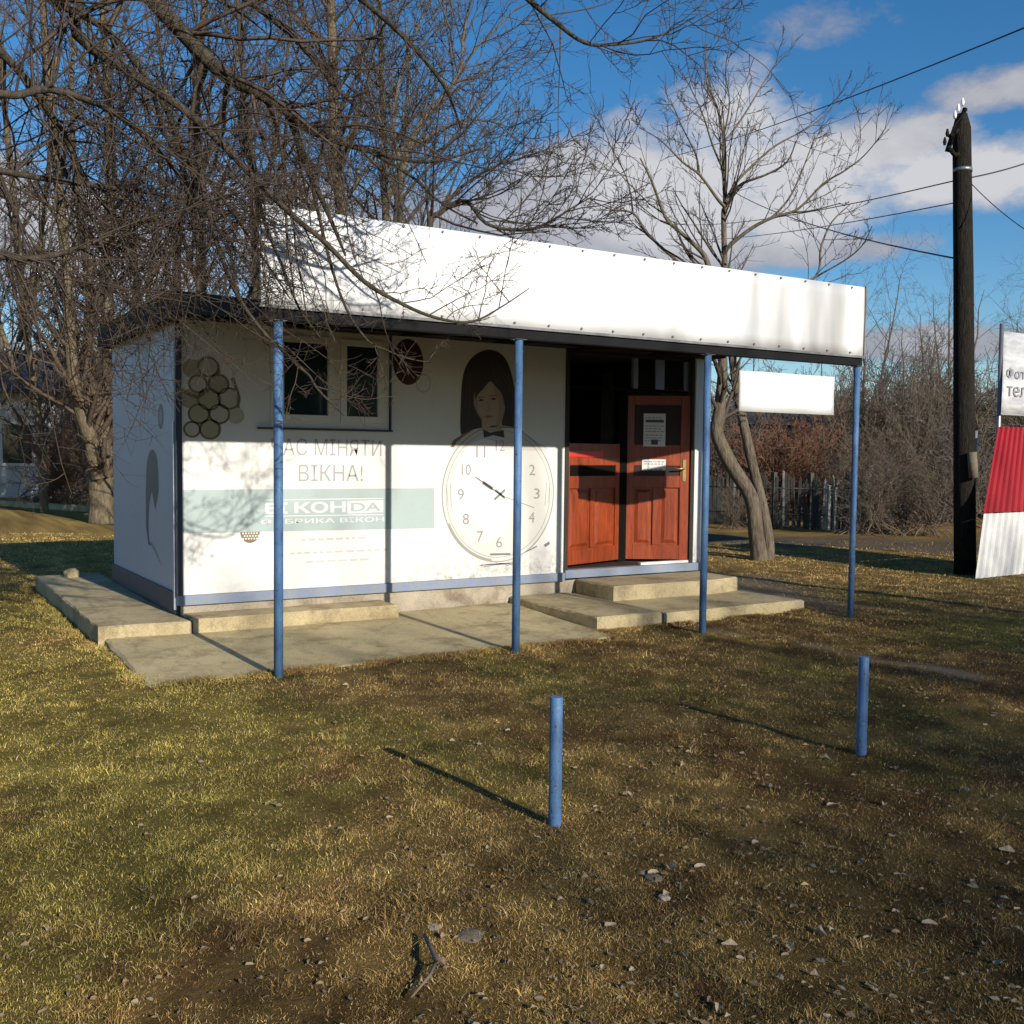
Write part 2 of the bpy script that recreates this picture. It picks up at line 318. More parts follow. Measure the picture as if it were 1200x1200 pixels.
def tint(x, y, r=None):                  # colour of the turf: greener to the left, straw and brown to the right
    lat = x*Rv[0]+y*Rv[1]; dep = x*Fv[0]+y*Fv[1]
    u = lat/np.maximum(dep, .5)
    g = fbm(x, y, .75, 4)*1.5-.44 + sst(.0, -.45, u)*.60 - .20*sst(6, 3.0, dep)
    h = fbm(x+40, y-13, 1.9, 4); k = fbm(x-20, y+31, 5.5, 3)
    green = np.stack([.33+0*x, .270+0*x, .062+0*x], -1); straw = np.stack([.58+0*x, .375+0*x, .125+0*x], -1); brown = np.stack([.29+0*x, .158+0*x, .058+0*x], -1)
    G = sst(.28, .75, g+.5*(fbm(x-8, y+3, 11, 2)-.5))[..., None]; H = sst(.36, .62, h*.45+k*.3+.25*fbm(x+2, y+5, 16, 2))[..., None]
    c = straw*H+brown*(1-H); c = c*(1-G*.85)+green*G*.85
    far = sst(9, 13, dep)[..., None]; c = c*(1-far)+far*(straw*1.0*.75+.25*c)
    dk = (.62+.5*fbm(x+9, y+77, 2.6, 3))*(.22+1.3*fbm(x-5, y+7, 9, 3)+.28*vn(x*27, y*27));  lawn_shade = (1-.24*sst(-.1, .45, u)*sst(10, 6, dep))*(1-.22*sst(5, 3, dep))*(1+.28*sst(-.1, -.4, u))  # lawn shade painted into the tint: darker right and near, lighter left
    c = c*(dk*lawn_shade)[..., None]
    if r is not None: c = c*r[..., None]
    return np.clip(c, 0, 1)
def hgt(x, y):
    dep = np.hypot(x, y)
    h = (fbm(x, y, .9, 3)-.5)*.05*sst(1, 3, dep)*1.0+(fbm(x, y, 5, 2)-.5)*.018
    slab = sst(.0, .5, np.maximum(np.maximum(1.45-x, x-7.95), np.maximum(6.75-y, y-11.5)))
    slab2 = sst(0, .5, np.maximum(np.maximum(5.15-x, x-7.95), np.maximum(6.7-y, y-7.2)))
    ph = np.ones_like(x)
    return h*(.25+.75*slab*slab2)-.004*(1-slab*slab2)
def coords(lo_, hi_, a, b, step):
    m = list(np.arange(lo_, hi_+1e-6, step)); s = step; v = lo_; L = []
    while v > a: s *= 1.18; v -= s; L.append(v)
    s = step; v = hi_; H = []
    while v < b: s *= 1.18; v += s; H.append(v)
    return np.array(L[::-1]+m+H)
gx = coords(-2.5, 13, -600, 600, .09); gy = coords(1.2, 14, -600, 600, .09)
GX, GY = np.meshgrid(gx, gy); nx, ny = len(gx), len(gy)
me = bpy.data.meshes.new('ground'); vv = np.stack([GX, GY, hgt(GX, GY)], -1).reshape(-1, 3)
ii = np.arange(nx*ny).reshape(ny, nx); quads = np.stack([ii[:-1, :-1], ii[:-1, 1:], ii[1:, 1:], ii[1:, :-1]], -1).reshape(-1, 4)
def npmesh(me, verts, faces, k, smooth=True):
    me.vertices.add(len(verts)); me.vertices.foreach_set('co', np.ascontiguousarray(verts, dtype=np.float32).ravel())
    me.loops.add(faces.size); me.loops.foreach_set('vertex_index', np.ascontiguousarray(faces, dtype=np.int32).ravel())
    me.polygons.add(len(faces)); me.polygons.foreach_set('loop_start', np.arange(0, faces.size, k, dtype=np.int32))
    me.polygons.foreach_set('use_smooth', np.full(len(faces), smooth)); me.update(calc_edges=True); return me
def setcol(me, c):
    a = me.color_attributes.new('tint', 'FLOAT_COLOR', 'POINT'); a.data.foreach_set('color', np.concatenate([c, np.ones((len(c), 1))], 1).astype(np.float32).ravel())
npmesh(me, vv, quads, 4)
sm = soilmask(GX, GY); tc_ = tint(GX, GY)*.50; soilc = np.stack([.20+0*GX, .155+0*GX, .115+0*GX], -1)*np.where(np.hypot(GX, GY) > 14, .62, 1.15)[..., None]*(.7+.6*fbm(GX, GY, 2.2, 4))[..., None]
setcol(me, (tc_*(1-sm[..., None])+soilc*sm[..., None]).reshape(-1, 3))
tag(link('ground', me, M['ground']), kind='structure')

# grass blades
def onslab(x, y):
    a = (x > 1.50) & (x < 5.2) & (y > 6.80) & (y < 8.8); b = (x > 1.44) & (x < 2.3) & (y > 8.3) & (y < 12.4)
    c = (x > 5.2) & (x < 7.85) & (y > 7.2) & (y < 9); d = (x > 2.1) & (x < 7.9) & (y > 8.3) & (y < 11.4)
    return a | b | c | d
def blades(N, d0, d1, hh, ww, seed, xy=None):
    r = np.random.default_rng(seed)
    dep = np.exp(r.uniform(math.log(d0), math.log(d1), N)); u = r.uniform(-.56, .56, N)*dep
    fx, fy = Fv[:2]/np.hypot(*Fv[:2]); x = fx*dep+fy*u; y = fy*dep-fx*u
    edge = .10*fbm(x, y, 6, 2)-.05
    keep = ~onslab(x, y+0) | False
    near = onslab(x+edge, y+edge*1.5); keep &= ~near | (r.random(N) < .15)
    keep &= ~onslab(x, y); keep &= r.random(N) > soilmask(x, y)*.93
    if xy is not None: x, y = xy; dep = np.hypot(x, y)*.97; N = len(x); keep = r.random(N) < sst(.40, .58, fbm(x, y, 4.5, 3))*.95+.05
    dn = fbm(x+3, y+8, 3.2, 3)*.6+.4*fbm(x, y+2, 13, 2); keep &= (r.random(N) < .02+2.0*(dn-.18)) | (xy is not None)
    x, y, dep, dn = x[keep], y[keep], dep[keep], dn[keep]; n = len(x)
    z = hgt(x, y)-.002; sc = np.clip(dep/4.5, 1, 3.2)
    h = hh*(.45+1.1*r.random(n))*(.55+.9*dn)*(1+.25*(sc-1)); w = ww*(.6+.8*r.random(n))*sc
    az = r.uniform(0, 2*math.pi, n); lean = r.uniform(.3, 1.9, n); la = r.uniform(0, 2*math.pi, n)
    dx, dy = np.cos(az)*w/2, np.sin(az)*w/2; lx, ly = np.cos(la)*lean*h, np.sin(la)*lean*h; up = h/np.sqrt(1+.35*lean**2)
    v = np.zeros((n, 5, 3)); v[:, 0] = np.stack([x-dx, y-dy, z], -1); v[:, 1] = np.stack([x+dx, y+dy, z], -1)
    v[:, 2] = np.stack([x-dx*.7+lx*.35, y-dy*.7+ly*.35, z+up*.65], -1); v[:, 3] = np.stack([x+dx*.7+lx*.35, y+dy*.7+ly*.35, z+up*.65], -1)
    v[:, 4] = np.stack([x+lx, y+ly, z+up], -1)
    base = (np.arange(n)*5)[:, None, None]; f = base+np.array([[0, 1, 3], [0, 3, 2], [2, 3, 4]])[None]
    bright = np.exp(r.normal(-.03, .33, n)); c = tint(x, y, bright)
    strawy = (r.random(n) < .08)[:, None]; c = np.where(strawy, np.array([.50, .40, .23])*np.clip(bright, .5, 1.2)[:, None], c)
    return v.reshape(-1, 3), f.reshape(-1, 3), np.repeat(c, 5, 0)
A = blades(560000, 2.3, 19, .0110, .0020, 1)
E_ = [((1.50, 6.83), (5.28, 6.88)), ((1.50, 6.83), (1.51, 8.3)), ((1.44, 8.35), (1.47, 12.3)), ((5.30, 7.16), (7.9, 7.2)), ((7.92, 7.2), (7.95, 8.9)), ((2.2, 6.83), (3.6, 6.85)), ((5.28, 6.9), (5.3, 7.2))]
er = np.random.default_rng(12); ex_ = []; ey_ = []
for (a0, a1), (b0, b1) in E_:
    n_ = int(math.hypot(b0-a0, b1-a1)*3800); t_ = er.random(n_); w_ = er.normal(-.02, .045, n_); L_ = math.hypot(b0-a0, b1-a1); nx0, ny0 = (b1-a1)/L_, -(b0-a0)/L_
    sg = -1 if a0 == b0 or abs(b0-a0) < .05 and a0 < 2 else 1
    ex_.append(a0+(b0-a0)*t_+nx0*w_*-sg); ey_.append(a1+(b1-a1)*t_+ny0*w_*-sg)
A2 = blades(10, 2.3, 21, .024, .0030, 2, (np.concatenate(ex_), np.concatenate(ey_)))
tx = rng.uniform(0, 1, 900); 
td = np.exp(er.uniform(math.log(2.6), math.log(11), 420)); tu = er.uniform(-.52, .52, 420)*td; fx_, fy_ = Fv[:2]/np.hypot(*Fv[:2])
tx, ty = fx_*td+fy_*tu, fy_*td-fx_*tu; ok = ~onslab(tx, ty) & (soilmask(tx, ty) < .3); tx, ty = tx[ok], ty[ok]
k_ = 46; sp = er.uniform(.012, .04, len(tx))
A3 = blades(10, 2.3, 21, .030, .0026, 3, ((tx[:, None]+er.normal(0, 1, (len(tx), k_))*sp[:, None]).ravel(), (ty[:, None]+er.normal(0, 1, (len(tx), k_))*sp[:, None]).ravel()))
nA, nB = len(A[0]), len(A2[0])
A = (np.concatenate([A[0], A2[0], A3[0]]), np.concatenate([A[1], A2[1]+nA, A3[1]+nA+nB]), np.concatenate([A[2], A2[2]*.8, A3[2]*.8]))
me = bpy.data.meshes.new('grass'); npmesh(me, A[0], A[1], 3, False); setcol(me, np.clip(A[2], 0, 1))
tag(link('lawn_grass', me, M['grass']), 'short matted winter grass, green to the left and straw brown to the right', 'grass', kind='stuff')

# fallen leaves
def leafgeo(r, s):
    n = 9; W_ = s*.5*r.uniform(.45, .75); cu = r.uniform(.1, .45)*s; k = r.uniform(-.3, .3)
    v = [(0, 0, 0)]
    for i in range(n):
        a = 2*math.pi*i/n; x = math.cos(a)*s*.5*(1.15 if i == 0 else 1)*r.uniform(.8, 1.08); y = math.sin(a)*W_*r.uniform(.7, 1.2)
        v.append((x, y+k*x*x/s, cu*(abs(y)/W_)**1.7*r.uniform(.4, 1)+cu*.4*(x/s)**2*r.uniform(0, 2)))
    return v, [(0, 1+i, 1+(i+1) % n) for i in range(n)]
R_ = random.Random(5)
lit = MB()
def leafspot():
    while True:
        d = math.exp(R_.uniform(math.log(2.6), math.log(13))); u = R_.uniform(-.5, .55)
        if R_.random() > .3+.7*max(0, min(1, (u+.15)/.3)): continue
        x = Fv[0]*d+Rv[0]*u*d; y = Fv[1]*d+Rv[1]*u*d
        if onslab(np.array([x]), np.array([y]))[0]: continue
        return x, y
def leafxf(x, y): return Matrix.Translation((x, y, float(hgt(np.array([x]), np.array([y]))[0])+.009)) @ Matrix.Rotation(R_.uniform(0, 6.28), 4, 'Z') @ Matrix.Rotation(R_.uniform(-.5, .5), 4, 'X')
for i in range(1600):
    v, f = leafgeo(R_, R_.uniform(.010, .030)); X = leafxf(*leafspot()); lit.add([tuple(X @ Vector(p)) for p in v], f)
lit2 = MB()
for i in range(330):
    v, f = leafgeo(R_, R_.uniform(.014, .032)); X = leafxf(*leafspot()); lit2.add([tuple(X @ Vector(p)) for p in v], f)
tag(lit2.build('leaf_litter', M['leaf_pale']), 'small pale leaf scraps lying loose on the lawn', 'leaf litter', kind='stuff')
tag(lit.build('leaf_litter', M['leaf']), 'tiny dry leaf scraps scattered through the lawn', 'leaf litter', kind='stuff')
protos = []
for i in range(4):
    v, f = leafgeo(R_, .06); m_ = mesh(v, f); m_.materials.append(M['leaf_pale']); protos.append(m_)
big = [(1035, 945), (1010, 940), (975, 945), (765, 1025), (785, 1020), (1140, 1042), (925, 1110), (855, 1108), (842, 1182), (405, 803), (1085, 842), (1115, 858), (872, 805), (915, 855), (885, 990), (940, 990), (900, 925),
       (1050, 905), (1172, 1132), (820, 1020), (960, 1095), (690, 1062), (715, 1090), (780, 1050), (968, 893), (1060, 830), (1155, 848), (838, 800), (833, 770), (1010, 1015), (1090, 1085), (1180, 1000), (735, 935), (800, 900), (860, 870), (985, 1160), (1130, 930)]
for i, (px, py) in enumerate(big):
    o = bpy.data.objects.new('fallen_leaf', protos[i % 4]); COL.objects.link(o)
    p = gnd(px, py); X = leafxf(p[0], p[1]); o.matrix_world = X @ Matrix.Scale(R_.uniform(.6, 1.0), 4)
    tag(o, 'pale curled dry leaf lying loose in the grass', 'leaf', 'larger fallen leaves on the lawn')

# small debris on the lawn
def rock(name, px, py, s, label, mat='stone', cat='stone', sq=.45, z=0):
    import bmesh
    bm = bmesh.new(); bmesh.ops.create_icosphere(bm, subdivisions=2, radius=1)
    q = random.Random(px)
    for v in bm.verts:
        c = v.co; m_ = max(abs(c.x), abs(c.y), abs(c.z)); c *= (.75/m_*.6+.4)*(1+q.uniform(-.12, .12)); c.z *= sq; c *= s
    p = gnd(px, py, z); m_ = bpy.data.meshes.new(name); bm.to_mesh(m_); bm.free(); o = link(name, m_, M[mat])
    o.location = (p[0], p[1], z+s*sq*(.35 if z > 0 else -.05)); o.rotation_euler = (q.uniform(-.1, .1), q.uniform(-.1, .1), q.uniform(0, 3)); return tag(o, label, cat)
rock('concrete_lump', 552, 1098, .05, 'flat broken concrete lump half sunk in the grass at the bottom centre', 'stone', 'stone', .3)
rock('concrete_lump', 512, 1088, .036, 'smaller brown concrete lump left of the flat broken one', 'plinth', 'stone', .3)
rock('stone', 766, 1030, .035, 'angular pale stone between the two blue bollards towards the camera', 'stone')
rock('stone', 752, 1022, .022, 'little grey stone touching the angular pale one')
rock('stone', 778, 1052, .026, 'dark pebble just below the angular pale stone', 'plinth')
rock('stone', 276, 1108, .034, 'long flat grey stone in the grass at the lower left', 'stone', 'stone', .25)
rock('stone', 712, 733, .035, 'small white stone by the corner of the entrance slab', 'stone')
st = MB(); pts = [gnd(497, 1105), gnd(505, 1125), gnd(510, 1140), gnd(520, 1148)]
st.tube([(p[0], p[1], .025+.01*i) for i, p in enumerate(pts)], [.006, .007, .009, .006], 7); a = gnd(520, 1148); b = gnd(482, 1175)
st.tube([(pts[2][0], pts[2][1], .03), ((pts[2][0]+b[0])/2+.02, (pts[2][1]+b[1])/2, .03), (b[0], b[1], .015)], [.006, .005, .003], 7)
tag(st.build('dead_stick', M['stick']), 'forked dead stick lying below the broken concrete', 'stick')

# ------------------------------------------------------------------ concrete paving
def rough_prism(poly, z0, z1, step=.07, amp=.012, seed=1, tilt=None):
    r = random.Random(seed); P = []
    n = len(poly)
    for i in range(n):
        a = Vector(poly[i]); b = Vector(poly[(i+1) % n]); k = max(1, int((b-a).length/step)); nrm_ = Vector(((b-a).y, -(b-a).x)).normalized()
        w = 0
        for j in range(k):
            w = .6*w+r.uniform(-1, 1)*amp; p = a.lerp(b, j/k)+nrm_*w; P.append((p.x, p.y))
    n = len(P); cz = z1
    ctr = Vector((sum(p[0] for p in P)/n, sum(p[1] for p in P)/n))
    zt = (lambda x, y: z1) if tilt is None else tilt
    v = [(x, y, z0) for x, y in P]+[(x, y, zt(x, y)-.012-abs(r.gauss(0, .004))) for x, y in P]
    ins = []
    for x, y in P:
        d = ctr-Vector((x, y)); d = d.normalized()*(.014+abs(r.gauss(0, .006))); ins.append((x+d.x, y+d.y, zt(x+d.x, y+d.y)))
    v += ins
    f = [tuple(range(2*n, 3*n))]
    for q in range(2): f += [(q*n+i, q*n+(i+1) % n, (q+1)*n+(i+1) % n, (q+1)*n+i) for i in range(n)]
    m_ = MB(); m_.add(v, f); return m_
tilt = lambda x, y: .004+max(0, min(1, (y-6.8)/1.6))*.058
FL = gnd(175, 805)
tag(rough_prism([(1.5, 6.82), (5.28, 6.9), (5.3, 8.7), (1.52, 8.5)], -.2, .05, .10, .012, 3, tilt).build('concrete_pavement', M['concrete']), kind='structure')
def step(name, poly, z0, z1, label, seed, mat='concrete2'):
    return tag(rough_prism(poly, z0, z1, .07, .008, seed).build(name, M[mat]), label, 'step')
step('concrete_step', [(2.14+.04, 8.37), (3.98, 8.36), (3.98, 8.715), (2.18, 8.715)], -.1, .17, 'long low concrete step running under the window wall', 5)
step('concrete_slab', [(1.47, 8.42), (2.17, 8.37), (2.14, 8.60), (2.14, 12.2), (1.5, 12.2)], -.1, .155, 'raised cracked concrete slab along the left side wall', 6)
step('concrete_slab', [(5.30, 7.20), (6.02, 7.19), (6.02, 8.71), (5.34, 8.71)], -.1, .12, 'raised entrance slab with a broken front left corner, beside the second post', 7)
step('concrete_slab', [(6.03, 7.19), (7.86, 7.24), (7.9, 8.0), (7.9, 8.71), (6.03, 8.71)], -.1, .105, 'wide dirty entrance slab reaching right past the third post', 8, 'concrete')
step('concrete_step', [(6.10, 8.03), (7.35, 7.99), (7.78, 8.10), (7.78, 8.708), (6.13, 8.708)], .09, .25, 'thick concrete doorstep directly below the red doors', 9)
rock('concrete_block', 84, 676, .09, 'small pale concrete block on the far end of the left slab', 'concrete2', 'concrete block', .8, .155)
rock('rubble', 233, 711, .045, 'brown crumbled brick piece at the left front wall corner', 'plinth', 'rubble', .7, .17)
rock('rubble', 222, 706, .03, 'dark small crumb of rubble beside the brick piece at the wall corner', 'black_board', 'rubble', .7, .17)
rock('rubble', 45, 690, .035, 'loose broken concrete bit at the outer edge of the left slab', 'concrete2', 'rubble', .6)
rock('rubble', 128, 752, .04, 'broken corner piece of the left slab lying in the grass', 'plinth', 'rubble', .6)
rock('rubble', 705, 730, .05, 'crumbled piece broken off the entrance slab corner', 'plinth', 'rubble', .6)
rock('stone', 812, 668, .05, 'broken light block wedged under the doorway right corner', 'stone', 'stone', .7, .25)

# ------------------------------------------------------------------ the kiosk
YW = 8.7126; XL, XR = 2.151, 7.87; YB = 11.37; ZB, ZT = .32, 2.575
K = empty('kiosk', (5.0, 8.7, 0), 'white flat roofed kiosk with blank fascia, blue posts and red wooden doors', 'kiosk')
fw = MB(); wx0, wx1, wz0, wz1 = 2.93, 4.03, 1.72, 2.565
Tt = .06
fw.box(XL, wx0, YW, YW+Tt, ZB, ZT).box(wx0, wx1, YW, YW+Tt, ZB, wz0).box(wx0, wx1, YW, YW+Tt, wz1, ZT).box(wx1, 5.975, YW, YW+Tt, ZB, ZT)
FW = fw.build('front_wall', M['wall_panel'], K); MB().box(7.70, XR, YW, YW+Tt, ZB, ZT).build('front_wall', M['wall_panel'], K)
LW = MB().box(XL, XL+Tt, YW+Tt, YB, ZB, ZT).build('side_wall', M['shaded_side_panel'], K)
MB().box(XR-Tt, XR, YW+Tt, YB, ZB, ZT).build('side_wall', M['wall_panel'], K)
MB().box(XL+Tt, XR-Tt, YB-Tt, YB, ZB, ZT).build('back_wall', M['wall_panel'], K)
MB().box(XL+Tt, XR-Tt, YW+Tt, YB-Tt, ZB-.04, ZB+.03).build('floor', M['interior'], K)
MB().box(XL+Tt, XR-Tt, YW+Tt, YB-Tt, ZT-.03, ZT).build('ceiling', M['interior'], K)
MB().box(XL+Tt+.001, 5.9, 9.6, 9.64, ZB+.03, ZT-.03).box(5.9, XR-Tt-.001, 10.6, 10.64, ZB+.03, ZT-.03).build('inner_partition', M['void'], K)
MB().box(XL+.02, XR-.01, YW+.015, YB-.01, -.1, .238).build('plinth', M['plinth'], K)
MB().box(XL-.012, 5.985, YW-.022, YW+.03, .238, .318).box(5.985, 7.78, YW-.03, YW+.1, .262, .345).build('base_trim', M['trim_blue'], K)
MB().box(XL-.02, XL+.01, YW+.031, YB+.01, .16, .335).build('base_trim', M['trim_dark'], K)
MB().box(XL-.022, XL+.028, YW-.024, YW+.028, .319, ZT-.002).build('corner_trim', M['trim_dark'], K)  # blue trim coloured dark, the shade on the corner is in its colour
MB().box(XL-.030, XL-.010, YW+.030, YW+.06, .2, 1.75).build('corner_strip', M['metal_strip'], K)
MB().box(5.976, 6.022, YW-.012, YW+.07, .346, ZT-.002).build('door_frame', M['interior'], K); MB().box(7.665, 7.699, YW+.02, YW+.06, .346, ZT-.002).build('door_frame', M['interior'], K)
# roof and canopy
MB().box(2.07, 7.96, 8.53, 11.5, 2.58, 2.76).build('roof', M['roof_felt'], K)
MB().box(2.045, 2.068, 8.50, 11.52, 2.555, 2.775).box(2.068, 7.97, 11.502, 11.52, 2.56, 2.77).build('roof_edge_board', M['black_board'], K)
YP = 6.7271; xl, xr = 2.19, 7.965
cp = MB(); cp.add([(xl, YP+.03, 2.46), (xr, YP+.03, 2.46), (xr, 8.53, 2.70), (2.08, 8.53, 2.70), (xl, YP+.03, 2.49), (xr, YP+.03, 2.49), (xr, 8.53, 2.755), (2.08, 8.53, 2.755)],
       [(0, 3, 2, 1), (4, 5, 6, 7), (0, 1, 5, 4), (1, 2, 6, 5), (2, 3, 7, 6), (3, 0, 4, 7)]); cp.build('canopy_roof', M['black_board'], K)
ce = MB(); ce.add([(xl-.015, YP-.02, 2.37), (xl+.0, YP-.02, 2.37), (2.066, 8.528, 2.60), (2.05, 8.528, 2.60), (xl-.015, YP-.02, 2.495), (xl, YP-.02, 2.495), (2.066, 8.528, 2.775), (2.05, 8.528, 2.775)],
       [(0, 3, 2, 1), (4, 5, 6, 7), (0, 1, 5, 4), (1, 2, 6, 5), (2, 3, 7, 6), (3, 0, 4, 7)]); ce.build('canopy_side_board', M['black_board'], K)
MB().bbox(xl+.001, xr, YP-.028, YP+.03, 2.372, 2.445, .004).build('front_beam', M['black_board'], K)
for x in (3.1, 4.1, 5.1, 6.05, 7.0):
    rf = MB(); rf.add([(x, YP+.03, 2.40), (x+.05, YP+.03, 2.40), (x+.05, 8.70, 2.575), (x, 8.70, 2.575), (x, YP+.03, 2.459), (x+.05, YP+.03, 2.459), (x+.05, 8.52, 2.698), (x, 8.52, 2.698)],
       [(0, 3, 2, 1), (4, 5, 6, 7), (0, 1, 5, 4), (1, 2, 6, 5), (2, 3, 7, 6), (3, 0, 4, 7)]); rf.build('rafter', M['black_board'], K)
MB().box(xl-.012, xr+.01, YP-.048, YP+.0, 2.446, 2.466).build('drip_edge', M['flashing'], K)
# fascia: one long slightly wavy white sheet
nxs, nzs = 60, 6; v = []; f = []
for j in range(nzs+1):
    for i in range(nxs+1):
        x = xl+(xr-xl)*i/nxs; z = 2.467+(3.105-2.467)*j/nzs
        e = math.sin(math.pi*j/nzs)
        v.append((x, YP-.034-.006*e*math.sin(x*2.3+j*.4)-.003*e*math.sin(x*7.1), z))
n0 = len(v)
v += [(a, YP-.010, c) for a, b, c in v]
for j in range(nzs):
    for i in range(nxs):
        a = j*(nxs+1)+i; f.append((a, a+1, a+nxs+2, a+nxs+1)); f.append((n0+a+nxs+1, n0+a+nxs+2, n0+a+1, n0+a))
for i in range(nxs): a = i; f.append((n0+a, n0+a+1, a+1, a)); a = nzs*(nxs+1)+i; f.append((a, a+1, n0+a+1, n0+a))
for j in range(nzs): a = j*(nxs+1); f.append((a, a+nxs+1, n0+a+nxs+1, n0+a)); a += nxs; f.append((n0+a, n0+a+nxs+1, a+nxs+1, a))
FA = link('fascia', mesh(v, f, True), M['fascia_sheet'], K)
MB().box(xr-.004, xr+.012, YP-.05, YP+.012, 2.45, 3.11).build('fascia_corner', M['flashing'], FA)
MB().box(xl+.01, xr-.01, YP-.008, YP+.03, 3.03, 3.07).box(xl+.01, xr-.01, YP-.008, YP+.03, 2.75, 2.79).build('fascia_rail', M['steel'], FA)
for x in np.arange(2.3, 8, .93):
    br_ = MB(); br_.tube([(x, YP+.03, 3.04), (x, YP+.6, 2.58)], .014, 6); br_.build('fascia_brace', M['steel'], FA)
sc_ = MB()
for k in range(19):
    x = xl+.10+k*.305
    for z in (3.085, 2.488): sc_.tube([(x, YP-.047, z), (x, YP-.032, z)], .009, 6)
tag(sc_.build('screws', M['screw'], FA), kind='stuff')
# posts
HP = 2.372
for k, (x, zb, r) in enumerate([(2.3134, .0, .031), (4.1831, .0, .031), (6.0689, .02, .031), (7.9585, .02, .029)]):
    x = min(x, 7.93)
    p = MB().tube([(x, YP, zb-.2), (x+.002, YP, 1.0), (x, YP, HP)], r, 20).build('post', M['post_chipped'], K)
    MB().bbox(x-.05, x+.05, YP-.04, YP+.04, HP-.003, HP+.0, .001).build('post_plate', M['steel'], p)
# window
Wn = MB()
fy0, fy1 = YW-.012, YW+.05
def frame_rect(m_, x0, x1, z0, z1, w, y0, y1):
    m_.box(x0, x1, y0, y1, z0, z0+w); m_.box(x0, x1, y0, y1, z1-w, z1); m_.box(x0, x0+w, y0, y1, z0+w, z1-w); m_.box(x1-w, x1, y0, y1, z0+w, z1-w)
frame_rect(Wn, wx0+.001, wx1-.001, wz0+.001, wz1-.001, .055, fy0, fy1); Wn.box(3.50, 3.56, fy0, fy1, wz0+.056, wz1-.056)
WN = Wn.build('window', M['pvc'], K)
for x0, x1 in ((wx0+.056, 3.499), (3.561, wx1-.056)):
    s_ = MB(); frame_rect(s_, x0+.001, x1-.001, wz0+.057, wz1-.057, .055, fy0-.012, fy1-.01); s_.build('sash', M['pvc'], WN)
    MB().box(x0+.055, x1-.055, fy0+.012, fy0+.018, wz0+.11, wz1-.11).build('pane', M['dark_glass'], WN)
MB().box(wx0-.12, wx1+.03, YW-.035, YW-.001, wz0-.018, wz0-.002).box(wx1+.004, wx1+.018, YW-.03, YW-.001, wz0-.001, 2.57).build('window_sill', M['trim_dark'], WN)

# ---- printed panels (flat print on the wall)
layer = [0]
def wx(px, py): q = onY(px, py, YW); return q[0], q[2]
def flat(name, mat, polys, lay, parent=FW):       # polys: lists of (X,Z)
    v = []; f = []
    for P in polys:
        n = len(v); v += [(x, YW-.0006-.0007*lay, z) for x, z in P]; f.append(tuple(range(n, n+len(P))))
    me_ = mesh(v, f); me_.update()
    import bmesh
    bm = bmesh.new(); bm.from_mesh(me_); 
    bmesh.ops.triangulate(bm, faces=[q for q in bm.faces if len(q.verts) > 4]); 
    for q in bm.faces:
        if q.normal.y > 0: q.normal_flip()
    bm.to_mesh(me_); bm.free()
    return link(name, me_, M[mat], parent)
def ell(cx, cz, rx, rz, n=40, a0=0, a1=2*math.pi): return [(cx+rx*math.cos(a0+(a1-a0)*k/n), cz+rz*math.sin(a0+(a1-a0)*k/n)) for k in range(n if abs(a1-a0-2*math.pi) < 1e-6 else n+1)]
def ring(cx, cz, rx, rz, w, n=48, a0=0, a1=2*math.pi):
    P = []
    for k in range(n):
        a = a0+(a1-a0)*k/n; b = a0+(a1-a0)*(k+1)/n
        P.append([(cx+rx*math.cos(a), cz+rz*math.sin(a)), (cx+rx*math.cos(b), cz+rz*math.sin(b)), (cx+(rx-w)*math.cos(b), cz+(rz-w)*math.sin(b)), (cx+(rx-w)*math.cos(a), cz+(rz-w)*math.sin(a))])
    return P
def bar(x0, z0, x1, z1, w):
    d = Vector((x1-x0, z1-z0)).normalized()*w/2; n = Vector((-d.y, d.x)); return [(x0+n.x, z0+n.y), (x1+n.x, z1+n.y), (x1-n.x, z1-n.y), (x0-n.x, z0-n.y)]
def text(name, body, mat, X0, X1, Z0, Z1, lay=2, parent=FW, Mx=None, bold=0):
    cu = bpy.data.curves.new('text', 'FONT'); cu.body = body; cu.size = 1; cu.fill_mode = 'FRONT'; cu.offset = bold; cu.resolution_u = 3
    o = bpy.data.objects.new('text', cu); COL.objects.link(o); bpy.context.view_layer.update()
    me_ = bpy.data.meshes.new_from_object(o.evaluated_get(bpy.context.evaluated_depsgraph_get())); bpy.data.objects.remove(o)
    co = np.array([v.co[:] for v in me_.vertices]); mn, mxx = co.min(0), co.max(0)
    for v in me_.vertices:
        x = X0+(v.co.x-mn[0])/(mxx[0]-mn[0])*(X1-X0); z = Z0+(v.co.y-mn[1])/(mxx[1]-mn[1])*(Z1-Z0)
        p = Vector((x, YW-.0006-.0007*lay, z)) if Mx is None else Mx @ Vector((x, 0, z)); v.co = p
    me_.materials.clear(); return link(name, me_, M[mat], parent)
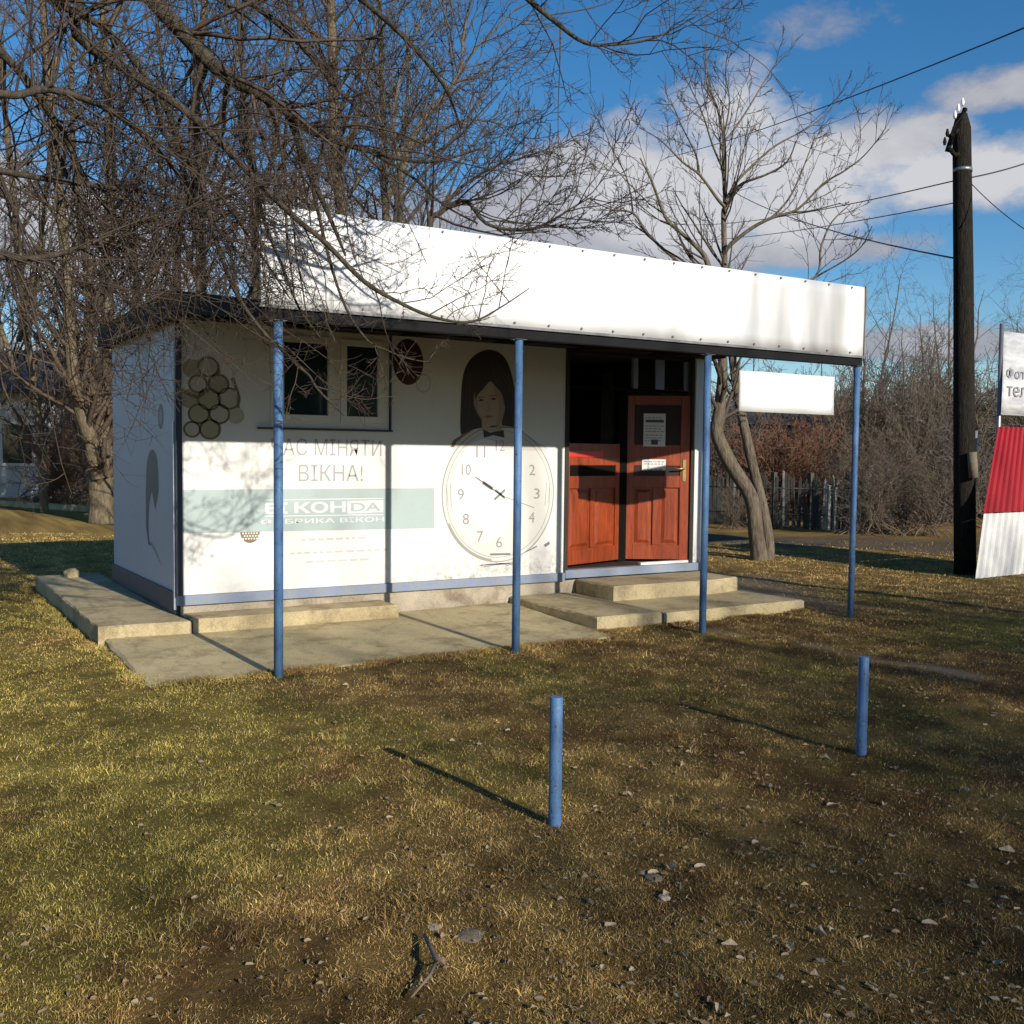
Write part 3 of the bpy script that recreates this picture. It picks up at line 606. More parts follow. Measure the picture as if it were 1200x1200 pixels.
# lower white poster, green grey band and lettering
def ptext(body, mat, x0, x1, y0, y1, lay=2, bold=0):
    a_ = wx(x0, y1); b_ = wx(x1, y0); c_ = wx(x1, y1); text('lettering', body, mat, a_[0], b_[0], (a_[1]+c_[1])/2, (a_[1]+c_[1])/2+b_[1]-c_[1], lay, bold=bold)
flat('printed_band', 'p_band', [[wx(214, 625), wx(509, 619), wx(509, 572), wx(214, 574)]], 1)
ptext('ЧАС МІНЯТИ', 'p_grey', 318, 447, 515, 534, 2, -.002)
ptext('ВІКНА!', 'p_grey', 350, 425, 545, 564, 2, -.002)
ptext('ВІ', 'p_logo', 311, 337, 589, 602, 2, .03)
ptext('КОН', 'p_logo', 345, 405, 588, 601, 2, .03)
flat('logo_box', 'p_logo', [[wx(407, 602), wx(449, 600), wx(449, 586), wx(407, 587)], bar(*wx(310, 586), *wx(449, 584), .009), bar(*wx(310, 605), *wx(449, 603), .009)], 2)
ptext('DA', 'p_band', 411, 446, 589, 599, 3, .02)
ptext('ФАБРИКА ВІКОН', 'p_logo', 306, 450, 607, 613, 2, .01)
for i, (a, b, z) in enumerate([(3.2, 3.75, .735), (3.1, 4.0, .62), (3.25, 3.85, .54)]):
    P = []; x = a; q = random.Random(i+3)
    while x < b: w_ = q.uniform(.03, .09); P.append([(x, z), (x+w_, z), (x+w_, z+.018), (x, z+.018)]); x += w_+.025
    flat('faded_print', 'p_faint', P, 2)
# clock
ccx, ccz = 5.215, 1.125; RX, RZ = .635, .665
flat('clock_face', 'p_clock', [ell(ccx, ccz, RX, RZ, 64)], 1)
flat('clock_rim', 'p_ring', ring(ccx, ccz, RX, RZ, .012, 64)+ring(ccx, ccz, RX-.045, RZ-.045, .006, 64), 2)
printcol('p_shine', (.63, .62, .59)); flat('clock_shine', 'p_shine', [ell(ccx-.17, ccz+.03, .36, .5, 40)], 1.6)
for k in range(1, 13):
    a = math.radians(90-30*k); x = ccx+.43*math.cos(a); z = ccz+.47*math.sin(a); w_ = .045 if k < 10 else .065
    text('numeral', str(k), 'p_num', x-w_/1.3, x+w_/1.3, z-.052, z+.052, 2.5)
flat('clock_hand', 'p_hand', [bar(ccx+.05, ccz-.03, ccx-.27, ccz+.165, .012), bar(ccx-.08, ccz+.05, ccx-.19, ccz+.115, .035), bar(ccx+.02, ccz-.015, ccx+.40, ccz-.14, .006), bar(ccx-.06, ccz-.055, ccx+.06, ccz+.04, .022), bar(ccx-.05, ccz+.04, ccx+.06, ccz-.04, .022)], 3)
for sx in (-1, 1):
    flat('clock_hair_loop', 'p_ring', [bar(ccx+sx*.585, ccz+.09, ccx+sx*.565, ccz-.10, .006), bar(ccx+sx*.545, ccz+.11, ccx+sx*.53, ccz-.12, .006)], 2.7)
flat('clock_foot', 'p_hand', [bar(ccx-.10, .54, ccx+.13, .535, .02), bar(ccx+.53, .60, ccx+.59, .63, .03), bar(ccx+.30, .545, ccx+.44, .60, .012)], 3)
q = random.Random(4)
flat('clock_foot', 'p_ring', [bar(ccx-.25+.5*q.random(), .44, ccx-.25+.5*q.random(), .46-.05*q.random(), .004) for _ in range(26)]+ring(ccx, ccz, RX-.01, RZ-.01, .02, 24, math.radians(205), math.radians(262)), 2.8)
# printed portrait above the clock
def pw(L):
    if len(L) < 8: return [wx(a, b) for a, b in L]
    Q = [L[-1]]+L+[L[0], L[1]]; C = catmull(Q, 4)[4:-4]
    return [wx(a, b) for a, b in C]
flat('portrait_hair', 'p_hair', [pw([(541, 512), (540, 470), (543, 438), (552, 420), (566, 411), (580, 411), (592, 420), (600, 440), (605, 470), (610, 500), (614, 508), (600, 502), (560, 502)])], 1)
flat('portrait_face', 'p_skin', [pw([(560, 446), (556, 462), (557, 476), (563, 488), (572, 499), (580, 503), (587, 496), (590, 484), (591, 470), (588, 458), (580, 450), (570, 444)])], 2); flat('portrait_neck', 'p_skin', [pw([(564, 484), (565, 506), (588, 506), (588, 484)])], 1.8)
printcol('p_skin2', (.29, .21, .155)); printcol('p_hair2', (.075, .05, .04)); printcol('p_eye', (.03, .022, .02))
flat('portrait_face', 'p_skin2', [pw([(583, 452), (589, 462), (592, 476), (588, 492), (581, 502), (583, 490), (585, 476), (580, 462), (578, 452)])], 2.3)
flat('portrait_face', 'p_skin2', [pw([(556, 462), (560, 470), (560, 480), (566, 492), (572, 499), (563, 490), (556, 477), (555, 468)])], 2.35)
flat('portrait_hair', 'p_hair', [pw([(557, 468), (557, 452), (564, 440), (576, 436), (586, 442), (594, 458), (598, 480), (592, 478), (588, 462), (580, 452), (574, 447), (566, 456), (560, 462)])], 3)
for dx_ in (0, 6, -5, 11): flat('hair_strand', 'p_hair2', [bar(*wx(576+dx_*.5, 422), *wx(588+dx_, 450), .008)], 3.2+.05*dx_/5)
for L_ in ([(548, 440), (545, 480)], [(551, 436), (549, 495)], [(600, 450), (604, 490)], [(596, 440), (601, 500)]): flat('hair_strand', 'p_hair2', [bar(*wx(*L_[0]), *wx(*L_[1]), .007)], 2.9)
for ex1, ey1 in ((563.5, 469), (578, 467.5)):
    flat('portrait_eye', 'p_eye', [[wx(*q) for q in [(ex1-3.5, ey1), (ex1-1, ey1-1.3), (ex1+1.5, ey1-1.2), (ex1+3.5, ey1+.4), (ex1, ey1+1.2)]]], 3.5)
    flat('portrait_brow', 'p_hair2', [[wx(*q) for q in [(ex1-4, ey1-3.6), (ex1+3.5, ey1-4.4), (ex1+4, ey1-3.4), (ex1-4, ey1-2.8)]]], 3.5)
flat('portrait_lips', 'p_lip', [[wx(*q) for q in [(567, 488), (571, 486.6), (575, 487), (578, 487.5), (574, 490), (570, 490)]]], 3.5)
flat('portrait_nose', 'p_skin2', [[wx(*q) for q in [(571, 470), (572, 480), (568.5, 481), (573, 482.5), (575, 480)]]], 3.5)
flat('portrait_shoulder', 'p_shirt', [pw([(528, 524), (534, 514), (548, 506), (562, 502), (590, 502), (612, 508), (630, 518), (640, 528), (585, 527), (555, 526)])], 1.5)
flat('portrait_shoulder', 'p_brown', [pw([(528, 524), (531, 516), (545, 507), (556, 503), (545, 510), (535, 518), (532, 524)])], 2)
flat('bow_tie', 'p_hair', [pw([(566, 503), (574, 507), (590, 504), (591, 513), (578, 510), (567, 513)])], 3)
# round motifs
ringp = []; discs = []; 
for (px, py, r_) in [(226, 432, 9), (244, 430, 10), (256, 450, 10), (232, 450, 9), (245, 468, 11), (268, 467, 11), (233, 485, 10), (257, 485, 10), (246, 503, 10), (225, 503, 8), (222, 467, 9), (276, 487, 8)]:
    cx, cz = wx(px, py); rr = r_/12.25*.1*1.08
    discs.append(ell(cx, cz, rr*1.05, rr, 24)); ringp.append((cx, cz, rr))
[flat('ring_motif', ('p_olive', 'p_beige')[i_ % 2], [d_], .6+.15*i_) for i_, d_ in enumerate(discs)]
flat('ring_motif', 'p_brown', sum([ring(a, b, c*1.02, c*.97, .016, 24) for a, b, c in ringp[1:10]], []), 3)
flat('ring_motif', 'p_brown', [bar(*wx(213, 458), *wx(232, 466), .03), bar(*wx(232, 466), *wx(247, 455), .02), bar(*wx(255, 425), *wx(257, 441), .02), bar(*wx(272, 443), *wx(279, 462), .03), bar(*wx(279, 462), *wx(279, 478), .025), bar(*wx(257, 497), *wx(257, 508), .02)], 3.5)
cx, cz = wx(476, 424)
flat('dark_ball_motif', 'p_maroon', [ell(cx+.02, cz, .155, .21, 36)], 1)
cx, cz = wx(496, 449); flat('ring_motif', 'p_ring', ring(cx, cz, .075, .085, .006, 30), 2)
cx, cz = wx(293, 626); half = ell(cx, cz+.02, .085, .095, 16, math.pi, 2*math.pi)
flat('dotted_cup_motif', 'p_brown', [half], 2)
q = random.Random(9); flat('dotted_cup_motif', 'p_clock', [ell(cx-.06+.024*i+(.012 if j % 2 else 0), cz+.008-.023*j, .0085, .009, 8) for i in range(6) for j in range(3) if (i*.024-.06)**2+(j*.023)**2 < .0058], 3)
# side wall prints
def sflat(name, mat, L, lay):
    v = [(XL-.0006-.0007*lay, *onX(a, b, XL)[1:]) for a, b in L]; me_ = mesh(v, [tuple(range(len(v)))])
    import bmesh
    bm = bmesh.new(); bm.from_mesh(me_); bmesh.ops.triangulate(bm, faces=bm.faces[:])
    for q in bm.faces:
        if q.normal.x > 0: q.normal_flip()
    bm.to_mesh(me_); bm.free(); return link(name, me_, M[mat], LW)
def pe(cx, cy, rx, ry, n=24, a0=0, a1=360): return [(cx+rx*math.cos(math.radians(a0+(a1-a0)*k/n)), cy+ry*math.sin(math.radians(a0+(a1-a0)*k/n))) for k in range(n+(0 if a1-a0 == 360 else 1))]
sflat('portrait_hair', 'p_sidedark', pe(178.5, 555, 7, 28, 16, 180, 360)+[(186, 575), (182, 598), (178, 575), (175, 590), (174, 615), (175, 634), (178, 640), (174, 638), (171, 615), (171, 575)], 1)
sflat('portrait_outline', 'p_sidemid', [(176, 634), (178, 640), (187, 658), (190, 664), (186, 652), (180, 638)], 1)
sflat('ring_motif', 'p_sidedark', pe(188.5, 488, 3.2, 15), 1); sflat('ring_motif', 'p_sidemid', pe(188.5, 488, 1.8, 9), 2)
sflat('ring_motif', 'p_sidemid', pe(171, 410, 4.5, 15), 1)

# ---- entrance: two red wooden leaves in a shallow V, shade put in as dark infill
def leaf(p0, p1, z0, z1, name, parts):
    d = Vector((p1[0]-p0[0], p1[1]-p0[1], 0)); L = d.length; ang = math.atan2(d.y, d.x)
    X = Matrix.Translation((p0[0], p0[1], z0)) @ Matrix.Rotation(ang, 4, 'Z'); H = z1-z0
    m_ = MB(); s = .10; T = .04; mid = .79; tall = H > 1.5
    m_.bbox(0, s, 0, T, 0, H, .003, X); m_.bbox(L-s, L, 0, T, 0, H, .003, X); m_.bbox(s, L-s, .001, T-.001, 0, .16, .003, X); m_.bbox(s, L-s, .001, T-.001, mid, mid+.13, .003, X)
    m_.bbox(s, L-s, .001, T-.001, 1.03, 1.26, .003, X)
    if tall: m_.bbox(s, L-s, .001, T-.001, H-.10, H, .003, X)
    m_.bbox(L/2-.04, L/2+.04, .002, T-.002, .16, mid, .003, X)
    m_.box(s, L-s, .022, .034, .16, mid, X); 
    D = m_.build(name, M['red_wood'], K); 
    if tall: MB().box(s, L-s, .012, .03, 1.26, H-.1, X).build('upper_shade_infill', M[parts], D)
    MB().box(s, L-s, .012, .03, mid+.13, 1.03, X).build('lower_shade_infill', M[parts], D)
    for a, b in ((s+.02, L/2-.06), (L/2+.06, L-s-.02)):
        pm = MB(); pts0 = [(a, .022, .18), (b, .022, .18), (b, .022, mid-.02), (a, .022, mid-.02)]; e = .035
        pts1 = [(a+e, .006, .18+e), (b-e, .006, .18+e), (b-e, .006, mid-.02-e), (a+e, .006, mid-.02-e)]
        pm.add([tuple(X @ Vector(p)) for p in pts0+pts1], [(0, 1, 5, 4), (1, 2, 6, 5), (2, 3, 7, 6), (3, 0, 4, 7), (4, 5, 6, 7)]); pm.build('panel', M['red_wood'], D)
    return D, X, L, H
dr0, dr1 = (7.06, 9.13), (7.665, 8.76)
D2, X2, L2, H2 = leaf(dr0, dr1, .375, 2.17, 'door', 'brown_shade')
D1, X1, L1, H1 = leaf((6.03, 8.80), (7.0, 9.11), .375, 1.64, 'door', 'black_infill')
h = MB(); h.bbox(L2-.075, L2-.035, -.008, -.0005, .86, 1.10, .003, X2); 
h.tube([X2 @ Vector((L2-.055, -.008, 1.0)), X2 @ Vector((L2-.055, -.05, 1.0)), X2 @ Vector((L2-.17, -.055, 1.0))], .009, 8); h.build('door_handle', M['brass'], D2)
MB().box(.06, L1*.66, -.006, -.001, 1.12, 1.18, X1).build('sunlit_strip', M['red_sunlit'], D1)  # sunlit band on the left leaf painted as a bright red strip
MB().box(6.023, 7.66, YW+.08, YW+.13, 2.19, 2.22).build('transom_bar', M['void'], K); [MB().box(a_, b_, YW+.08, YW+.12, 2.225, 2.54).build('transom_post', M['trim_blue'], K) for a_, b_ in ((6.9, 6.96), (7.2, 7.32), (7.60, 7.66))]
MB().box(6.96, 7.2, YW+.10, YW+.105, 2.25, 2.54).box(7.32, 7.60, YW+.10, YW+.105, 2.25, 2.54).build('transom_pane', M['black_infill'], K)
MB().box(7.0, 7.72, 8.745, 8.80, .346, .372).build('door_threshold', M['pvc'], K)
MB().box(6.95, 7.07, 9.10, 9.2, .36, 2.5).build('gap_shade_post', M['void'], K)  # darkness of the gap between the leaves put into the post's colour
# notices on the right leaf
def notice(x0, x1, z0, z1, label, kind):
    o = MB().box(x0, x1, -.004, -.001, z0, z1, X2).build('paper_notice', M['paper']); tag(o, label, 'notice')
    m_ = MB(); q = random.Random(kind); hh = z1-z0
    if kind == 1:
        m_.box(x0+.02, x1-.02, -.006, -.0045, z1-hh*.27, z1-hh*.19, X2); m_.box((x0+x1)/2-.035, (x0+x1)/2+.04, -.006, -.0045, z0+.02, z0+.075, X2)
        rows = [z1-.05, z1-.14, z1-.17, z1-.20, z1-.24, z1-.27, z1-.30]
    else: rows = [z1-.03, z1-.055, z1-.115]
    for z in rows:
        x = x0+.02
        while x < x1-.04: w_ = q.uniform(.01, .04); m_.box(x, min(x+w_, x1-.02), -.006, -.0045, z, z+.007, X2); x += w_+.012
    m_.build('print', M['ink'], o)
notice(.20, .44, 1.24, 1.60, 'grey printed opening hours sheet on the top half of the red door', 1)
notice(.19, .45, .98, 1.10, 'small wide notice strip below the bigger sheet on the red door', 2)
# hanging board under the canopy
hb = empty('sign_board', (7.03, YP, 1.90), 'blank white board hanging under the canopy between the two right posts', 'sign')
b_ = MB(); v = []; nb = 20
for j in range(5):
    for i in range(nb+1):
        s = i/nb; z = (1.905, 2.255)[0]+.352*j/4; v.append((6.435+1.185*s, YP-.006-.004*math.sin(s*9+j), z))
n0 = len(v); v += [(a, YP+.008, c) for a, b, c in v]; f = []
for j in range(4):
    for i in range(nb): a = j*(nb+1)+i; f += [(a, a+1, a+nb+2, a+nb+1), (n0+a+nb+1, n0+a+nb+2, n0+a+1, n0+a)]
for i in range(nb): f.append((n0+i, n0+i+1, i+1, i)); a = 4*(nb+1)+i; f.append((a, a+1, n0+a+1, n0+a))
for j in range(4): a = j*(nb+1); f.append((a, a+nb+1, n0+a+nb+1, n0+a)); a += nb; f.append((n0+a, n0+a+nb+1, a+nb+1, a))
link('board', mesh(v, f, True), M['white_sheet'], hb)
for x in (6.6, 7.45): MB().tube([(x, YP, 2.25), (x, YP, 2.375)], .004, 6).build('hanger', M['wire'], hb)

# ------------------------------------------------------------------ bollards
def bollard(x, y, hgt_, r, label):
    b = MB(); b.tube([(0, 0, -.15), (0, 0, hgt_-.004), (0, 0, hgt_), ], [r, r, r*.93], 20, False)
    b.tube([(0, 0, hgt_), (0, 0, hgt_-.05)], [r*.93, r*.8], 20, True)
    o = b.build('bollard', M['post_chipped']); o.location = (x, y, 0); tag(o, label, 'bollard', 'blue pipe bollards on the lawn'); return o
bollard(2.333, 3.437, .535, .0265, 'nearer blue pipe bollard standing in the lawn left of the other')
bollard(4.263, 3.523, .505, .0262, 'farther blue pipe bollard standing in the shaded right lawn')

# ------------------------------------------------------------------ utility pole, wires
PX, PY = 12.37, 8.627
P = empty('utility_pole', (PX, PY, 0), 'dark tarred wooden utility pole with porcelain insulators, right of the kiosk', 'utility pole')
MB().tube([at(1131, 690, 13.8), at(1130, 520, 13.8), at(1129, 320, 13.8), at(1127, 150, 13.8), at(1127, 134, 13.8)], [.14, .135, .125, .115, .07], 18).build('pole', M['pole_wood'], P)
def pp(px, py, d=13.77): return at(px, py, d)
cb = MB(); a = pp(1110, 178); b = pp(1131, 128); cb.tube([a, pp(1119, 150, 13.66), b], .035, 6); cb.tube([pp(1111, 172, 13.66), pp(1119, 182, 13.66), pp(1126, 180)], .03, 6); cb.tube([pp(1113, 160, 13.66), pp(1126, 150)], .03, 6); cb.build('cross_arm', M['pole_wood'], P)
for px, py in ((1128, 124), (1123, 131), (1119, 139), (1110, 160), (1107, 170)):
    q = pp(px, py, 13.66); MB().tube([q, q+[0, 0, .04], q+[0, 0, .07], q+[0, 0, .10]], [.015, .024, .018, .011], 10).build('insulator', M['porcelain'] if px > 1112 else M['pole_wood'], P)
MB().tube([at(1128, 202, 13.8), at(1128, 198, 13.8)], .123, 18).build('steel_band', M['steel'], P)
MB().tube([at(1139, 530, 13.6), at(1141, 560, 13.6)], .06, 8).build('meter_box', M['stone'], P)
def wire(a, b, sag, label, r=.008):
    a = np.array(a); b = np.array(b); pts = [a+(b-a)*t+np.array([0, 0, -sag*4*t*(1-t)]) for t in np.linspace(0, 1, 14)]
    tag(MB().tube(pts, r, 5).build('overhead_wire', M['wire']), label, 'wire', 'overhead wires')
wire(at(1260, 8, 15), at(780, 185, 45), .2, 'topmost overhead wire crossing the sky above the pole', .014)
wire(pp(1126, 210), at(780, 262, 40), .25, 'wire running left from the steel band to behind the bare tree', .009)
wire(pp(1122, 237), at(780, 280, 40), .2, 'thin wire just below the one leaving the steel band', .008)
wire(pp(1120, 303), at(860, 225, 34), .2, 'lowest wire rising left from the pole into the bare tree', .012)
wire(pp(1138, 208), at(1290, 150, 17), .1, 'wire rising right from the steel band out of the picture', .010)
wire(pp(1138, 215), at(1260, 300, 12), .1, 'thin slack wire dropping right from the pole', .006)

# ------------------------------------------------------------------ red and white sheet stall and banner at the right edge
B = empty('metal_stall', (13.0, 8.3, 0), 'corrugated metal stall side, red above and cream below, at the right edge', 'stall')
def corr(name, c, mat, n, zs):          # corrugated sheet between left edge line and right edge line
    (a0, a1, b0, b1) = c; v = []; f = []
    ax = np.array(b0)-np.array(a0); nrm_ = np.cross(ax, np.array(a1)-np.array(a0)); nrm_ /= np.linalg.norm(nrm_)
    prof = [(0, 0), (.18, 0), (.26, .028), (.42, .028), (.5, 0)]
    cols = []
    for i in range(n):
        for t_, h_ in prof[:-1]: cols.append(((i+t_/.5)/n, h_))
    cols.append((1, 0)); m_ = len(cols)
    for s, h_ in cols:
        p = np.array(a0)+(np.array(b0)-a0)*s; q = np.array(a1)+(np.array(b1)-a1)*s
        v += [tuple(p+nrm_*h_), tuple(q+nrm_*h_)]
    for i in range(m_-1): f.append((2*i, 2*i+2, 2*i+3, 2*i+1))
    n0 = len(v); v += [tuple(np.array(p)-nrm_*.003) for p in v]; f += [tuple(n0+k for k in reversed(q)) for q in f[:m_-1]]
    f += [(0, 1, n0+1, n0), (2*m_-2, n0+2*m_-2, n0+2*m_-1, 2*m_-1)]+[(2*i, n0+2*i, n0+2*i+2, 2*i+2) for i in range(m_-1)]+[(2*i+1, 2*i+3, n0+2*i+3, n0+2*i+1) for i in range(m_-1)]
    return link(name, mesh(v, f), M[mat], B)
dS = 13.25
e0 = at(1143, 678, dS); e1 = at(1153, 602, dS+.12); e1b = at(1152.5, 601, dS+.10); e2 = at(1170, 500, dS+.5)
xd = np.array([1.0, .06, 0])*1.9
corr('lower_sheet', (e0, e1, e0+xd, e1+xd), 'cream_sheet', 13, None)
corr('upper_sheet', (e1b, e2, e1b+xd, e2+xd*.8), 'red_sheet', 13, None)
for k_ in (.30, .98):
    p = e0+xd*k_; MB().tube([(p[0]+.35, p[1]+.75, -.1), (p[0]+.25, p[1]+.60, 1.9)], .03, 8).build('support', M['steel'], B)
bn = empty('banner', (12.6, 8.9, 1.5), 'grey white printed banner hanging above the red stall', 'banner')
c0 = at(1173, 486, 14.0); c1 = at(1177, 388, 14.0); hz = np.array([1.6, .1, 0])
v = []; f = []
for j in range(7):
    for i in range(9):
        p = c0+(c1-c0)*j/6+hz*i/8; v.append((p[0], p[1]-.005*math.sin(i*1.3+j*.9), p[2]))
n0 = len(v); v += [(a, b+.006, c) for a, b, c in v]
for j in range(6):
    for i in range(8): a = j*9+i; f += [(a, a+1, a+10, a+9), (n0+a+9, n0+a+10, n0+a+1, n0+a)]
for i in range(8): f.append((n0+i, n0+i+1, i+1, i)); a = 54+i; f.append((a, a+1, n0+a+1, n0+a))
for j in range(6): a = j*9; f.append((a, a+9, n0+a+9, n0+a))
t = NT('banner_cloth'); n = t.noise(2.6, 5, .6, (.5, 1, 2.2)); c = t.ramp(n, [(.38, (.36, .36, .37)), (.6, (.58, .57, .56))]); t.bump(n, .4, .05); M['banner_cloth'] = t.done(c, .6)
BC = link('cloth', mesh(v, f, True), M['banner_cloth'], bn)
ex = Vector(hz).normalized(); ez = Vector(c1-c0).normalized(); ey = ez.cross(ex).normalized(); og = Vector(c0+(c1-c0)*.44+hz*.05)-ey*(-.016 if ey.y < 0 else .016)
Mx = Matrix(((ex.x, ey.x, ez.x, og.x), (ex.y, ey.y, ez.y, og.y), (ex.z, ey.z, ez.z, og.z), (0, 0, 0, 1)))
M['banner_ink'] = NT('banner_ink').done((.22, .22, .23), .6)
text('lettering', 'Фото', 'banner_ink', .0, .62, 0, .15, parent=BC, Mx=Mx)
text('lettering', 'тел', 'banner_ink', .02, .52, -.24, -.10, parent=BC, Mx=Mx)
for s in (.03, .97):
    p = c0+hz*s; MB().tube([(p[0], p[1]+.06, -.2), (p[0], p[1]+.06, c1[2]+.1)], .03, 8).build('banner_post', M['steel'], bn)
tp = MB().tube([(9.98, 2.2, -.3), (9.98, 2.2, 4.6)], .07, 14).build('lamp_post', M['steel']); tag(tp, 'grey post outside the frame to the right, casting the long narrow shadow', 'post')

# ------------------------------------------------------------------ trees
class Wood:                              # vectorised bundle of tapering tubes
    def __init__(s): s.v = []; s.f = []; s.n = 0
    def add(s, P, Rd, sides):
        N, k, _ = P.shape
        T = np.zeros_like(P); T[:, 1:-1] = P[:, 2:]-P[:, :-2]; T[:, 0] = P[:, 1]-P[:, 0]; T[:, -1] = P[:, -1]-P[:, -2]
        T /= np.linalg.norm(T, axis=-1, keepdims=True)+1e-9
        ref = np.where(np.abs(T[:, :1, 2:3]) < .8, np.array([0, 0, 1.]), np.array([1., 0, 0])); A_ = np.cross(T, np.broadcast_to(ref, T.shape)); A_ /= np.linalg.norm(A_, axis=-1, keepdims=True)+1e-9
        B_ = np.cross(T, A_); a = np.arange(sides)*2*math.pi/sides
        V_ = P[:, :, None]+(A_[:, :, None]*np.cos(a)[None, None, :, None]+B_[:, :, None]*np.sin(a)[None, None, :, None])*Rd[:, :, None, None]
        idx = s.n+np.arange(N*k*sides).reshape(N, k, sides); nx_ = np.roll(idx, -1, axis=2)
        F_ = np.stack([idx[:, :-1], nx_[:, :-1], nx_[:, 1:], idx[:, 1:]], -1).reshape(-1, 4)
        s.v.append(V_.reshape(-1, 3)); s.f.append(F_); s.n += N*k*sides
    def mesh(s):
        return npmesh(bpy.data.meshes.new('wood'), np.concatenate(s.v), np.concatenate(s.f), 4)
def unit(a): return a/(np.linalg.norm(a, axis=-1, keepdims=True)+1e-9)
def spawn(r, P, Rd, n, lr, k, ang, trop, jit, rr, tmin=.2, lmin=.0, rmin=.0015, lenpow=.5, lmax=99):
    N, K, _ = P.shape; L = np.linalg.norm(np.diff(P, axis=1), axis=-1).sum(1)
    idx = np.repeat(np.arange(N), n); M_ = len(idx); t_ = tmin+(.98-tmin)*(np.tile((np.arange(n)+.5)/n, N)+r.uniform(-.5, .5, M_)/n)
    t_ = np.clip(t_, 0, .985)*(K-1); i0 = t_.astype(int); fr = (t_-i0)[:, None]
    p = P[idx, i0]*(1-fr)+P[idx, i0+1]*fr; d = unit(P[idx, i0+1]-P[idx, i0]); rad = Rd[idx, i0]*(1-fr[:, 0])+Rd[idx, i0+1]*fr[:, 0]
    ref = unit(r.normal(size=(M_, 3))); side = unit(np.cross(d, ref)); an = np.radians(r.uniform(ang[0], ang[1], M_))[:, None]
    d = unit(d*np.cos(an)+side*np.sin(an)); tt = t_/(K-1)
    Lc = np.maximum(L[idx]*lr*(1-.55*tt)**lenpow*r.uniform(.55, 1.25, M_), lmin); Lc = np.minimum(Lc, lmax*r.uniform(.45, 1.15, M_))
    out = np.zeros((M_, k, 3)); out[:, 0] = p; stp = (Lc/(k-1))[:, None]; trop = np.array(trop)
    for j in range(1, k):
        d = unit(d+trop/(k-1)+r.normal(0, jit, (M_, 3))); out[:, j] = out[:, j-1]+d*stp
    r0 = np.maximum(rad*rr*r.uniform(.7, 1.0, M_), rmin); Rc = r0[:, None]*np.linspace(1, .35, k)[None]
    return out, np.maximum(Rc, rmin*.6)
def limb(pts, ks=4, jit=0., r=None):    # pts: (x,y,z,radius)
    C = catmull(pts, ks); P = C[:, :3].copy()
    if jit: P[1:-1] += r.normal(0, jit, P[1:-1].shape)
    return P[None], np.maximum(C[:, 3], .0015)[None]
def px_limb(L, d0, d1=None, ws=1.0, zoff=0):   # survey list (px,py,half width px) with depth running d0 -> d1
    d1 = d0 if d1 is None else d1; n = len(L); out = []
    for i, (a, b, w_) in enumerate(L):
        d = d0+(d1-d0)*i/max(1, n-1); p = at(a, b, d); out.append((*p, ws*w_*d/FPX))
    return out
def tree(name, limbs, levels, label, cat, barkm, twigm, seed, group=None, base=None, jit=.0, trunk_sides=10, min_=.0, wts=None):
    r = np.random.default_rng(seed); tw = Wood(); cw = Wood(); cur = []
    for L in limbs:
        P_, R_2 = limb(L, 4, jit, r); tw.add(P_, R_2, trunk_sides); cur.append((P_, R_2))
    b0 = limbs[0][0] if base is None else base
    T = empty(name, (float(b0[0]), float(b0[1]), 0), label, cat, group)
    src = cur
    for li, kw in enumerate(levels):
        nxt = []
        for si, (P_, R_2) in enumerate(src):
            kk = dict(kw); sides = kk.pop('sides'); n = kk.pop('n')
            if li == 0:
                if wts: n = n*wts[si]; kk['lmax'] = kk.get('lmax', 9)*wts[si]**.5
                Ln = np.linalg.norm(np.diff(P_[0], axis=0), axis=-1).sum(); n = max(2, int(round(n*Ln)))
            C, Q = spawn(r, P_, R_2, n, **kk); cw.add(C, Q, sides); nxt.append((C, Q))
        # regroup by k
        src = [(np.concatenate([a for a, b in nxt]), np.concatenate([b for a, b in nxt]))]
    link('trunk', tw.mesh(), M[barkm], T); link('crown', cw.mesh(), M[twigm], T)
    return T
UP = (0, 0, .5)
def lv(n, lr, k, ang, trop, jit, rr, sides, **kw): return dict(n=n, lr=lr, k=k, ang=ang, trop=trop, jit=jit, rr=rr, sides=sides, **kw)

